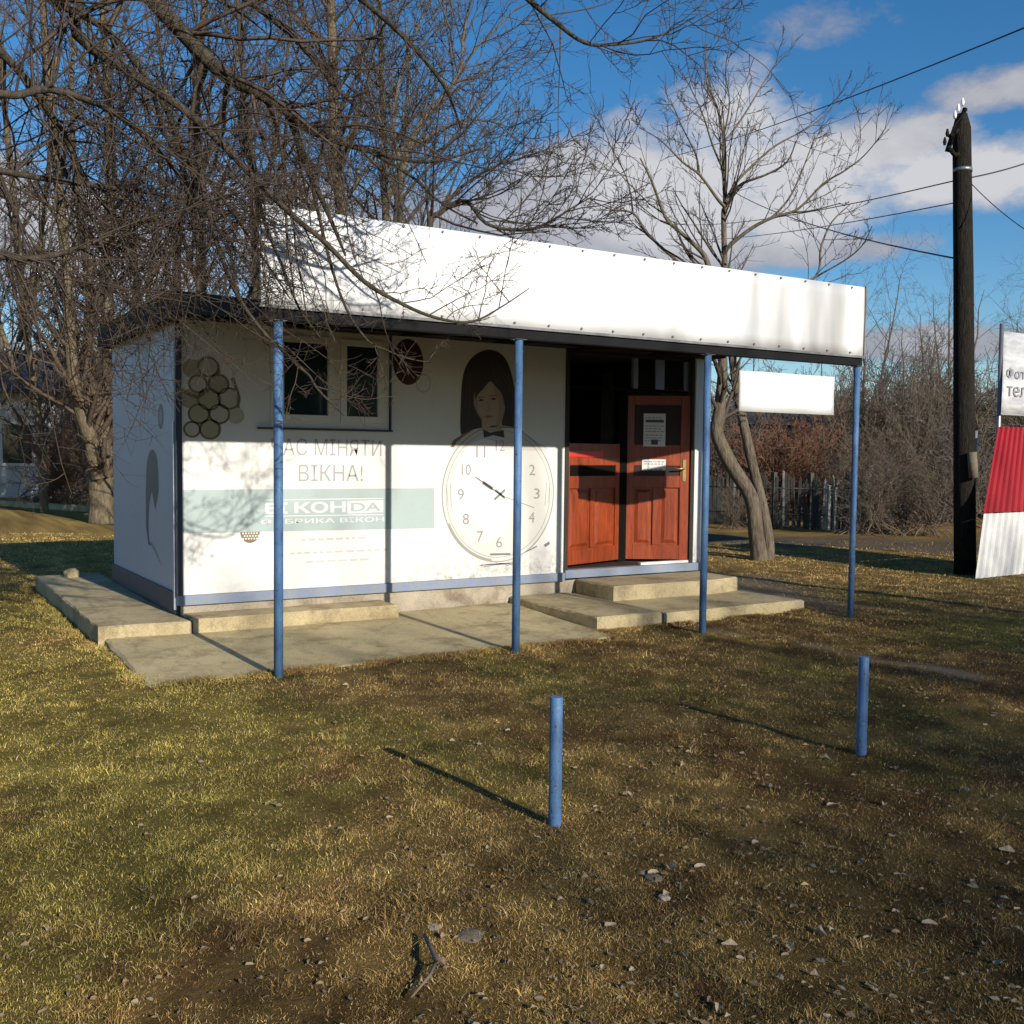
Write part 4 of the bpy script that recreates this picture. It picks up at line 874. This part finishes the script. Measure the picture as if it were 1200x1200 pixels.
# --- the bare tree right of the kiosk
d = 15.5; L = []
L.append(px_limb([(890, 660, 15), (886, 625, 13), (880, 583, 12), (855, 542, 12), (840, 507, 11), (843, 480, 10), (847, 420, 8), (838, 350, 7), (830, 312, 5), (822, 295, 4), (795, 270, 3), (780, 255, 2.6), (765, 215, 1.8), (750, 185, 1.2)], d, d-.5, .70))
L.append(px_limb([(898, 660, 12), (901, 640, 10), (895, 600, 9.5), (883, 550, 9), (872, 500, 8.5), (864, 460, 8), (856, 400, 7), (850, 350, 6), (849, 300, 5.2), (848, 250, 4.6), (850, 240, 4.4), (848, 190, 3.4), (848, 160, 2.8), (840, 125, 2), (828, 95, 1.5), (828, 50, .9)], d+.1, d+.3, .66))
for l_, a, b in [([(849, 165, 2.4), (858, 155, 2.2), (875, 130, 1.7), (893, 100, 1.2), (915, 65, .8)], d+.3, d+.9), ([(850, 240, 3.6), (858, 228, 3), (870, 215, 2.6), (897, 205, 2), (922, 190, 1.6), (933, 165, 1.1)], d+.2, d-.6),
       ([(850, 238, 3.8), (862, 215, 2.7), (883, 193, 2.3), (910, 170, 1.8), (950, 148, 1.3), (985, 120, .8)], d, d+1.2), ([(849, 242, 3.6), (840, 232, 3), (820, 205, 2.4), (800, 190, 1.9), (775, 165, 1.4), (750, 150, .9)], d, d-.8),
       ([(820, 205, 2.0), (815, 180, 1.8), (800, 150, 1.3), (785, 115, .8)], d-.1, d+.9), ([(849, 298, 4.4), (855, 288, 3.9), (880, 268, 3.5), (905, 255, 3.0), (935, 245, 2.4), (965, 215, 1.9), (990, 200, 1.5), (1015, 180, 1.1), (1038, 150, .7)], d, d-.6),
       ([(905, 255, 2.4), (925, 232, 1.9), (940, 200, 1.4), (955, 160, .8)], d, d+.8), ([(925, 249, 1.8), (950, 247, 1.4), (985, 238, .9)], d, d-.4), ([(838, 350, 4), (815, 320, 3.2), (795, 307, 2.8), (760, 275, 2.4), (742, 250, 2), (715, 245, 1.4), (685, 230, .8)], d, d+.6),
       ([(742, 250, 1.6), (735, 210, 1.3), (715, 170, .9), (706, 145, .6)], d+.5, d), ([(848, 200, 2.2), (835, 170, 1.8), (822, 130, 1.3), (800, 85, .8)], d, d-1), ([(850, 310, 2.6), (842, 290, 2), (835, 270, 1.5), (820, 235, 1)], d, d+1),
       ([(848, 160, 1.9), (855, 120, 1.4), (850, 80, .9), (860, 40, .6)], d+.3, d-.3), ([(856, 400, 3.4), (900, 350, 3), (955, 325, 2.4), (962, 290, 2), (975, 260, 1.5), (998, 238, .8)], d+.3, d+1), ([(955, 325, 1.8), (990, 305, 1.4), (1010, 288, 1.1), (1022, 265, .7)], d+.9, d+.2)]:
    L.append(px_limb(l_, a, b, .62))
lv3 = [lv(3.6, .36, 6, (25, 58), (0, 0, .5), .10, .50, 4, tmin=.30, rmin=.006, lmax=1.45), lv(5, .45, 5, (25, 55), (0, 0, .4), .11, .6, 3, rmin=.0048, lmax=.7), lv(3, .5, 4, (25, 50), (0, 0, .3), .11, .7, 3, rmin=.0036, lmax=.3)]
tree('bare_tree', L, lv3, 'bare forked tree with an open spreading crown, right behind the kiosk', 'tree', 'bark_right', 'twig_dark', 11)

# --- near tree: trunk outside the left of the frame, limbs reaching over the kiosk
NB = (-2.6, 4.3)
root = [(NB[0], NB[1], -.2, .24), (NB[0]+.05, NB[1], 1.2, .20), (NB[0]+.2, NB[1]+.05, 2.6, .17), (NB[0]+.5, NB[1]+.15, 3.9, .14), (NB[0]+1.2, NB[1]+.4, 4.8, .11)]
def frm(i, L): return [root[i]]+L
L = [root+px_limb([(60, -220, 12), (150, -40, 10), (220, 45, 9), (260, 85, 8.5), (300, 107, 7.5), (340, 133, 6.5), (370, 155, 5.5), (430, 176, 3.2), (500, 190, 2), (560, 175, 1.2)], 5.0, 6.2)]
L.append(px_limb([(338, 133, 5.5), (348, 160, 4.5), (362, 200, 3.8), (380, 240, 3), (395, 275, 2.2), (405, 300, 1.4)], 5.75, 5.9))
L.append(frm(3, px_limb([(20, -60, 9), (90, 40, 7), (160, 90, 5.5), (230, 140, 4.4), (290, 200, 3.8), (343, 253, 3.2), (380, 283, 3), (427, 330, 2.8), (473, 357, 2.2), (513, 373, 1.8), (553, 377, 1.4), (587, 360, 1.0), (620, 338, .6)], 4.9, 5.9)))
L.append(px_limb([(230, 140, 4), (235, 200, 3.4), (250, 270, 2.8), (275, 340, 2.4), (305, 385, 2.2), (327, 407, 2), (347, 427, 1.9), (362, 440, 1.6), (373, 457, 1.4), (393, 477, 1.1), (403, 487, .6)], 5.2, 6.1))
L.append(px_limb([(287, 120, 4.5), (288, 165, 3.6), (298, 210, 3), (310, 260, 2.3), (330, 310, 1.7), (350, 360, 1.2), (375, 395, .8)], 5.6, 5.9))
L.append(px_limb([(362, 200, 2.4), (385, 300, 1.9), (405, 360, 1.5), (430, 398, 1.2), (452, 410, 1), (478, 420, .7), (505, 425, .4)], 5.8, 6.2))
L.append(frm(4, px_limb([(120, -300, 8), (330, -180, 6.5), (480, -90, 5), (580, -35, 4), (620, 0, 3.4), (650, 25, 2.8), (685, 50, 2.2), (720, 52, 1.7), (765, 45, 1.2), (815, 20, .6)], 4.7, 5.2)))
L.append(px_limb([(430, 176, 2.4), (480, 205, 1.9), (520, 240, 1.4), (560, 262, .9)], 6.1, 6.4))
for l_, a, b in [([(-120, 60, 8), (0, 110, 5), (60, 105, 4.2), (130, 130, 3.4), (190, 180, 2.6), (225, 235, 1.8), (240, 285, 1.1)], 4.2, 5.4), ([(-100, 0, 7), (0, 60, 5), (70, 150, 4), (100, 210, 3), (135, 255, 2), (165, 280, 1.2)], 4.4, 5.6),
       ([(-130, 250, 6), (0, 300, 4), (80, 295, 3.2), (160, 262, 2.2), (225, 262, 1.4)], 4.2, 5.4), ([(-130, 170, 6), (0, 200, 4), (90, 215, 3), (170, 225, 2.2), (260, 240, 1.3)], 4.4, 5.6), ([(-80, -80, 7), (60, 0, 5), (130, 40, 4), (190, 120, 3), (215, 190, 2), (222, 250, 1.2)], 4.6, 5.8),
       ([(60, -150, 7), (200, -60, 5), (290, 0, 4), (350, 50, 3), (400, 110, 2), (450, 150, 1.2)], 4.9, 6), ([(150, -200, 7), (300, -100, 5), (400, -20, 4), (470, 40, 3), (520, 100, 2), (540, 150, 1.2)], 4.9, 6.2),
       ([(180, 110, 3), (200, 170, 2.5), (250, 220, 2), (300, 290, 1.5), (340, 350, .9)], 5.2, 6.0), ([(60, 150, 3), (80, 210, 2.4), (110, 260, 1.8), (130, 310, 1.1)], 5.0, 5.4)]:
    L.append(frm(2 if l_[0][1] > 100 else 3, px_limb(l_, a, b)) if l_[0][0] < 0 else px_limb(l_, a, b))
lvn = [lv(6.5, .34, 8, (35, 80), (.02, 0, -.05), .12, .40, 4, tmin=.30, rmin=.0036, lmax=1.3), lv(6, .42, 6, (35, 75), (0, 0, .15), .12, .6, 3, rmin=.0025, lmax=.5), lv(7, .5, 4, (35, 70), (0, 0, .15), .13, .7, 3, rmin=.0018, lmax=.21)]
wts = [.65, .5, .38, .32, .5, .16, .5, .3]+[1.3]*10
tree('bare_tree', L, lvn, 'near bare tree reaching in from the upper left with twigs drooping over the kiosk roof', 'tree', 'bark_dark', 'twig_near', 21, base=root[0], wts=wts)

# --- trees behind, left to centre
def bgtree(stems, d, label, seed, dens=2.4, barkm='bark_warm', twigm='twig_brown', group=None):
    LL = []
    for st_, dd_ in stems: LL.append(px_limb(st_, d, d+dd_, .95 if seed == 31 else .8))
    b = LL[0][0]; LL[0] = [(b[0], b[1], -.2, b[3]*1.1)]+LL[0] if b[2] > .3 else LL[0]
    lvb = [lv(dens*1.35, .30, 6, (28, 65), (0, 0, .5), .11, .5, 4, tmin=.12, lmin=1.4, rmin=.011, lmax=2.6), lv(7, .42, 5, (28, 62), (0, 0, .3), .12, .55, 3, rmin=.008, lmax=1.2), lv(6, .45, 4, (28, 62), (0, 0, .2), .13, .7, 3, rmin=.0062, lmax=.55)]
    return tree('bare_tree', LL, lvb, label, 'tree', barkm, twigm, seed, group)
bgtree([([(119, 622, 17), (119, 590, 15), (118, 560, 14.5), (122, 535, 12), (127, 480, 9), (128, 400, 8), (124, 330, 7), (130, 200, 6), (126, 100, 5), (120, 0, 4), (118, -120, 2.5)], 1),
        ([(118, 560, 11), (108, 520, 9), (95, 480, 8), (85, 430, 7), (76, 300, 6), (62, 150, 5), (50, 0, 4), (44, -100, 2)], -1), ([(122, 535, 8), (112, 470, 6.5), (100, 420, 5.5), (104, 340, 4.5), (90, 230, 3.5), (84, 100, 2.5), (90, 0, 1.5)], 1.5)], 21.8,
       'thick pale trunked tree splitting into several stems just left of the kiosk', 31, 2.6)
bgtree([([(236, 560, 9), (236, 400, 8), (235, 250, 7), (230, 120, 6), (240, 0, 4.5), (246, -120, 2.5)], 0), ([(235, 300, 5), (215, 200, 4), (190, 80, 3), (180, -30, 2)], 1), ([(232, 220, 4), (262, 120, 3), (290, 20, 2), (300, -80, 1.2)], -1)], 19, 'straight bare tree rising behind the left corner of the kiosk roof', 32, 2.8)
bgtree([([(402, 560, 9), (402, 400, 9), (400, 260, 8), (393, 180, 8), (390, 80, 7), (388, 0, 6), (385, -120, 4)], 0), ([(392, 110, 5), (375, 60, 4), (350, 0, 3), (335, -80, 2)], 1), ([(396, 210, 4), (415, 150, 3), (432, 90, 2.2), (440, 20, 1.5)], -.5)], 20, 'mossy bare tree with the thickest stem of those behind the fascia', 33, 2.6)
bgtree([([(452, 560, 7), (452, 400, 6), (452, 265, 5.4), (450, 170, 4.6), (447, 80, 4), (445, 0, 3), (444, -90, 2)], 0), ([(452, 240, 3.5), (470, 180, 2.8), (478, 100, 2.2), (475, 20, 1.4)], .5)], 21, 'slim upright bare tree behind the middle of the fascia left half', 34, 2.6)
bgtree([([(466, 560, 8), (466, 400, 7.5), (466, 265, 7), (472, 200, 6), (490, 150, 4.5), (525, 105, 3.5), (540, 80, 3), (545, 30, 2.2), (560, -30, 1.2)], 0), ([(472, 200, 4), (460, 140, 3), (478, 60, 2.2), (505, 0, 1.5)], 1), ([(528, 104, 2.4), (555, 60, 2), (585, 30, 1.4), (610, 5, .8)], 0), ([(480, 175, 3), (520, 150, 2), (560, 140, 1.4), (600, 150, .8)], 1)], 18.5,
       'leaning bare tree whose stems fan out to the right behind the fascia', 35, 2.6, 'bark_grey', 'twig_grey')
bgtree([([(505, 560, 6), (505, 400, 5.5), (503, 270, 5), (515, 250, 4), (545, 235, 3), (570, 262, 2.6), (610, 270, 2.2), (640, 262, 1.8), (668, 245, 1.2), (695, 230, .7)], 0), ([(515, 250, 3), (540, 220, 2.4), (580, 195, 1.6), (615, 185, .8)], 1)], 16.5, 'low crooked bare tree with a branch running along the fascia top', 36, 3.2, 'bark_dark', 'twig_dark')
bgtree([([(299, 560, 6), (299, 355, 5.5), (298, 250, 5), (290, 140, 4), (280, 30, 3), (275, -90, 2)], 0), ([(298, 260, 3), (320, 180, 2.5), (335, 80, 2), (345, -20, 1.2)], .7)], 17, 'dark thin bare tree behind the left end of the fascia', 37, 3, 'bark_dark', 'twig_dark')
bgtree([([(52, 600, 6), (46, 500, 5.5), (30, 380, 5), (18, 250, 4.5), (5, 120, 4), (-5, 0, 3)], 0), ([(22, 400, 4), (45, 300, 3.5), (58, 180, 2.6), (66, 60, 1.8)], 1), ([(24, 450, 4), (-10, 350, 3), (-40, 240, 2)], 0)], 25, 'bare tree at the far left edge in front of the white house', 38, 2.4)

# --- generic trees and shrubs far behind (copies)
def generic(seed, H, spread, twigm, barkm, stems, dens, r0=.12, lvls=3, rk=1.0):
    r = np.random.default_rng(seed); tw = Wood(); cw = Wood(); src = []
    for s in range(stems):
        a = r.uniform(0, 6.28); b = r.uniform(.05, spread)*H; hh = H*r.uniform(.7, 1)
        pts = [(0+r.normal(0, .05)*stems, r.normal(0, .05)*stems, -.1, r0), (b*.25*math.cos(a), b*.25*math.sin(a), hh*.3, r0*.8), (b*.6*math.cos(a), b*.6*math.sin(a), hh*.65, r0*.5), (b*math.cos(a), b*math.sin(a), hh, r0*.12)]
        P_, Q_ = limb(pts, 3, .05, r); tw.add(P_, Q_, 6); src.append((P_, Q_))
    lvb = [lv(dens, .36, 5, (28, 65), (0, 0, .4), .14, .5, 3, tmin=.08, lmin=H*.1, rmin=.009*rk), lv(6, .45, 4, (28, 65), (0, 0, .2), .15, .6, 3, rmin=.0065*rk), lv(4, .5, 3, (28, 65), (0, 0, .1), .15, .75, 3, rmin=.0055*rk)][:lvls]
    for li, kw in enumerate(lvb):
        nxt = []
        for P_, Q_ in src:
            kk = dict(kw); sides = kk.pop('sides'); n = kk.pop('n')
            if li == 0: n = max(3, int(n*H/2))
            C, Q = spawn(r, P_, Q_, n, **kk); cw.add(C, Q, sides); nxt.append((C, Q))
        src = [(np.concatenate([a for a, b in nxt]), np.concatenate([b for a, b in nxt]))]
    a = tw.mesh(); b = cw.mesh(); a.materials.append(M[barkm]); b.materials.append(M[twigm]); return a, b
gen = [generic(101, 11, .22, 'twig_brown', 'bark_warm', 2, 2.6), generic(102, 12, .2, 'twig_grey', 'bark_grey', 3, 2.2), generic(103, 9, .3, 'twig_brown', 'bark_warm', 3, 3)]
shr = [generic(201, 3.2, .42, 'twig_shrub', 'twig_shrub', 16, 5, .022, rk=1.2), generic(202, 3.0, .5, 'twig_shrub2', 'twig_shrub2', 16, 5, .022, rk=1.2), generic(203, 2.3, .6, 'twig_red', 'twig_red', 18, 6, .018, rk=1.2)]
def put(kind, src, px, d, sc, label, cat, group, name, z=None):
    g_ = gnd(600, 700); v = Fv+Rv*(px-600)/FPX; p = (CP+v*d); o = empty(name, (p[0], p[1], 0), label, cat, group, R_.uniform(0, 6.28)); o.scale = (sc, sc, sc*R_.uniform(.9, 1.1))
    for nm, m_ in zip(('trunk', 'crown'), src):
        c = bpy.data.objects.new(nm, m_); COL.objects.link(c); c.parent = o
for i, (px, d, s) in enumerate([(-25, 34, 1), (14, 46, 1), (62, 44, .9), (150, 33, 1.1), (195, 28, 1.0), (265, 30, 1.05), (335, 27, .95), (365, 34, 1), (430, 32, .9), (490, 30, .85), (-60, 30, 1), (90, 45, 1.1), (530, 38, .7), (310, 40, 1.1), (220, 42, 1.1)]):
    put(0, gen[i % 3], px, d, s, 'tall bare tree among those standing behind the kiosk on the left', 'tree', 'tall bare trees behind the kiosk', 'bare_tree')
for i, (px, d, s) in enumerate([(1010, 34, .62), (1045, 40, .68), (1085, 33, .60), (1110, 42, .7), (1165, 30, .5), (1195, 36, .66), (1240, 32, .6), (960, 38, .55), (1060, 29, .5)]):
    put(0, gen[(i+1) % 3], px, d, s, 'smaller bare tree rising from the thicket at the right', 'tree', 'small bare trees in the right thicket', 'bare_tree')
for i, (px, d, s) in enumerate([(820, 27, .95), (860, 29, 1.05), (1000, 27, 1.05), (1035, 28, 1.15), (1070, 26.5, 1.1), (1105, 29, 1.2), (1150, 27, 1.2), (1190, 28, 1.2), (1230, 27, 1.2), (960, 30, 1.1), (985, 31, 1.2), (1020, 32, 1.3), (1090, 33, 1.35), (1170, 33, 1.3), (1050, 24.5, .7), (1110, 24.5, .8), (1000, 24, .6), (1130, 25, .9)]):
    put(0, shr[i % 2], px, d, s, 'tangled brown bare shrub behind the dirt road at the right', 'shrub', 'bare shrubs behind the road', 'bare_shrub')
for i, (px, d, s) in enumerate([(858, 22.0, .30), (1000, 20.8, .42), (1025, 20.6, .5), (1055, 21, .55), (1085, 20.6, .45)]):
    put(0, shr[i % 2], px, d, s, 'low scrubby bare bush growing against the picket fence', 'bush', 'scrub along the fence', 'bare_bush')
for i, (px, d, s) in enumerate([(915, 25.5, .95), (945, 26, .9), (890, 26.5, .85)]):
    put(0, shr[2], px, d, s, ('reddish bare shrub by the brick shed, the one nearest the forked tree', 'reddish bare shrub by the brick shed, the one nearest the last blue post', 'reddish bare shrub hidden mostly behind the forked tree trunk')[i], 'shrub', 'reddish shrubs by the brick shed', 'bare_shrub')
for i, (px, d, s) in enumerate([(70, 30, 1.0), (95, 33, 1.2), (66, 29, .8), (135, 32, 1.1), (-70, 30, 1), (170, 35, 1.2), (110, 27, .7), (210, 36, 1.2), (80, 38, 1.5), (130, 40, 1.5)]):
    put(0, shr[(0, 1, 2)[i % 3] if px != 20 else 0], px, d, s, 'brown bare shrub in the hedge left of the kiosk', 'shrub', 'bare shrubs in the left hedge', 'bare_shrub')
# far-off wood closing the horizon
r = np.random.default_rng(77); fwd = Wood(); N = 2600
uu = r.uniform(-1.1, 1.1, N); dd_ = r.uniform(60, 95, N); bx = CP[:2]+dd_[:, None]*(Fv[:2]+Rv[:2]*uu[:, None]); hh = r.uniform(2.5, 6.5, N)
ln = r.normal(0, .5, (N, 2)); Pf = np.zeros((N, 3, 3)); Pf[:, 0, :2] = bx; Pf[:, 1, :2] = bx+ln*.6; Pf[:, 2, :2] = bx+ln*1.6; Pf[:, 1, 2] = hh*.5; Pf[:, 2, 2] = hh
Rf = np.tile([.10, .07, .03], (N, 1)); fwd.add(Pf, Rf, 3); C, Q = spawn(r, Pf, Rf, 7, .45, 4, (25, 60), (0, 0, .4), .15, .55, tmin=.1, rmin=.02); fwd.add(C, Q, 3)
C, Q = spawn(r, C, Q, 3, .5, 3, (25, 60), (0, 0, .2), .15, .6, tmin=.1, rmin=.018); fwd.add(C, Q, 3)
tag(link('distant_wood', fwd.mesh(), M['twig_brown']), 'far off bare wood closing the horizon', 'wood', kind='stuff')

# trees behind the viewer to the right whose thin crowns dapple the right lawn
def back(x, y, sc, seed_i, rz, label):
    o = empty('bare_tree', (x, y, 0), label, 'tree', None, rz); o.scale = (sc, sc, sc)
    for nm, m_ in zip(('trunk', 'crown'), shade_src[seed_i]):
        c = bpy.data.objects.new(nm, m_); COL.objects.link(c); c.parent = o
shade_src = [generic(301, 9.3, .42, 'twig_brown', 'bark_warm', 14, 6, .045, rk=1.15), generic(302, 9.0, .45, 'twig_grey', 'bark_grey', 14, 6, .045, rk=1.15), generic(303, 13.2, .2, 'twig_grey', 'bark_grey', 2, 1.6, .12), generic(304, 8.2, .45, 'twig_brown', 'bark_warm', 13, 6, .045, rk=1.15)]
for i, (x, y, sd, lab) in enumerate([(6.6, -17, 0, 'dense bare tree behind the viewer, nearest the kiosk axis'), (3.6, -20.5, 3, 'lowest broad bare tree behind the viewer, farthest left'), (9.6, -16, 1, 'dense bare tree behind the viewer, second to the right'), (12.2, -16, 0, 'dense bare tree behind the viewer, third to the right'), (15, -17, 1, 'dense bare tree behind the viewer, farthest right'),
      (8.0, -20, 1, 'dense bare tree behind the viewer, back row on the left'), (11.2, -20, 0, 'dense bare tree behind the viewer, back row in the middle'), (14, -21, 1, 'dense bare tree behind the viewer, back row on the right'), (7.2, -23.5, 0, 'dense bare tree behind the viewer, rearmost on the left'), (10.2, -24, 1, 'dense bare tree behind the viewer, rearmost on the right'), (11.0, -18.5, 2, 'second tall slender bare tree behind the viewer, farther right'),  (9.0, -18, 2, 'tall slender bare tree behind the viewer rising over the others')]):
    back(x, y, 1.0, sd, i*1.3, lab)

# ------------------------------------------------------------------ fence, shed, house, kerb
def pf(px, d, z=0): v = Fv+Rv*(px-600)/FPX; p = CP+v*d; return np.array([p[0], p[1], z])
FE = empty('picket_fence', tuple(pf(915, 22.5)), 'weathered grey picket fence behind the dirt road', 'fence')
a = pf(790, 24.0); b = pf(1045, 21.5); n = 96; dv = (b-a)/n; ang = math.atan2(dv[1], dv[0])
pm = [MB().add([(-.022, 0, 0), (.022, 0, 0), (.022, .018, 0), (-.022, .018, 0), (-.022, 0, 1.05), (.022, 0, 1.05), (.022, .018, 1.05), (-.022, .018, 1.05), (0, 0, 1.11), (0, .018, 1.11)],
      [(0, 1, 5, 8, 4), (3, 7, 9, 6, 2), (1, 2, 6, 5), (0, 4, 7, 3), (5, 6, 9, 8), (4, 8, 9, 7), (0, 3, 2, 1)]) for _ in (0,)][0]
m1 = mesh(pm.v, pm.f); m1.materials.append(M['fence_wood']); m2 = m1.copy(); m2.materials.clear(); m2.materials.append(M['fence_pale'])
inv = Matrix.Translation(FE.location).inverted()
for i in range(n):
    if R_.random() < .06: continue
    p = a+dv*i; pale = R_.random() < .10
    o = bpy.data.objects.new('picket', m2 if pale else m1); COL.objects.link(o); o.parent = FE
    o.matrix_local = inv @ Matrix.Translation((p[0], p[1], R_.uniform(-.05, .05))) @ Matrix.Rotation(ang, 4, 'Z') @ Matrix.Rotation(R_.gauss(0, .035), 4, 'Y') @ Matrix.Scale(R_.uniform(.85, 1.1), 4, (0, 0, 1))
for z in (.3, .85):
    q0 = a+[0, .03, z]; q1 = b+[0, .03, z]; MB().tube([q0, q1], .025, 4).build('rail', M['fence_wood'], FE)
for i in range(0, n, 16):
    p = a+dv*i; MB().box(p[0]-.05, p[0]+.05, p[1]+.06, p[1]+.16, -.1, 1.2).build('fence_post', M['fence_wood'], FE)
for px, w_, h_, lab in ((972, .07, .95, 'white post leaning on the picket fence, left one of the pair'), (979, .05, .9, 'white post leaning on the picket fence, right one of the pair')):
    p = pf(px, 21.9); tag(MB().box(p[0]-w_/2, p[0]+w_/2, p[1], p[1]+.05, 0, h_).build('white_post', M['fence_pale']), lab, 'post')
p = pf(1010, 21.6); q = pf(1018, 21.6); tag(MB().tube([p, (p[0]+.05, p[1], .7), (q[0], q[1], 1.4)], [.11, .10, .07], 8).build('pale_stump', M['fence_pale']), 'pale leaning dead trunk behind the fourth blue post', 'tree trunk')
# brick shed
p = pf(925, 31); SH = empty('brick_shed', tuple(p), 'dark red brick shed half hidden by reddish shrubs', 'shed', None, -YAW)
def loc(par, mb, name, mat, pr=None): o = mb.build(name, M[mat], pr or par, world=False); return o
wsh = loc(SH, MB().box(-1.4, 1.6, 0, 3, 0, 2.5), 'wall', 'brick'); rs = MB().add([(-1.7, -.3, 2.5), (1.9, -.3, 2.5), (1.9, 3.3, 2.5), (-1.7, 3.3, 2.5), (-1.7, 1.5, 3.1), (1.9, 1.5, 3.1)], [(0, 1, 5, 4), (2, 3, 4, 5), (0, 4, 3), (1, 2, 5), (0, 3, 2, 1)]); loc(SH, rs, 'roof', 'slate')
loc(SH, MB().box(-.3, .5, -.04, -.005, .9, 1.7), 'window', 'dark_glass'); loc(SH, MB().box(.8, 1.4, -.04, -.005, 0, 1.8), 'door', 'interior')
# white house at the left
p = pf(0, 33); HS = empty('white_house', tuple(p), 'white walled low house with a dark roof at the far left', 'house', None, -YAW)
loc(HS, MB().box(-7, 1.7, 0, 6, 0, 3.3), 'wall', 'house_wall')
rs = MB().add([(-7.5, -.6, 3.3), (2.4, -.6, 3.3), (2.4, 6.6, 3.3), (-7.5, 6.6, 3.3), (-7.5, 3, 4.9), (2.4, 3, 4.9)], [(0, 1, 5, 4), (2, 3, 4, 5), (0, 4, 3), (1, 2, 5), (0, 3, 2, 1)]); loc(HS, rs, 'roof', 'slate')
for x in (-5, -2.4, .6):
    m_ = MB(); frame_rect(m_, x-.55, x+.55, 1.0, 2.4, .09, -.06, -.003); wdw = loc(HS, m_, 'window', 'pvc'); o = MB().box(x-.46, x+.46, -.035, -.004, 1.09, 2.31).build('pane', M['dark_glass'], wdw, world=False)
a = pf(-40, 29.0); b = pf(112, 25.5); m_ = MB(); dv = (b-a); nn = np.array([-dv[1], dv[0], 0])/np.linalg.norm(dv)
m_.add([a, b, b+nn*.25, a+nn*.25, a+[0, 0, .14], b+[0, 0, .14], b+nn*.25+[0, 0, .14], a+nn*.25+[0, 0, .14]], [(0, 1, 5, 4), (1, 2, 6, 5), (2, 3, 7, 6), (3, 0, 4, 7), (4, 5, 6, 7)])
tag(m_.build('kerb', M['concrete2']), kind='structure')
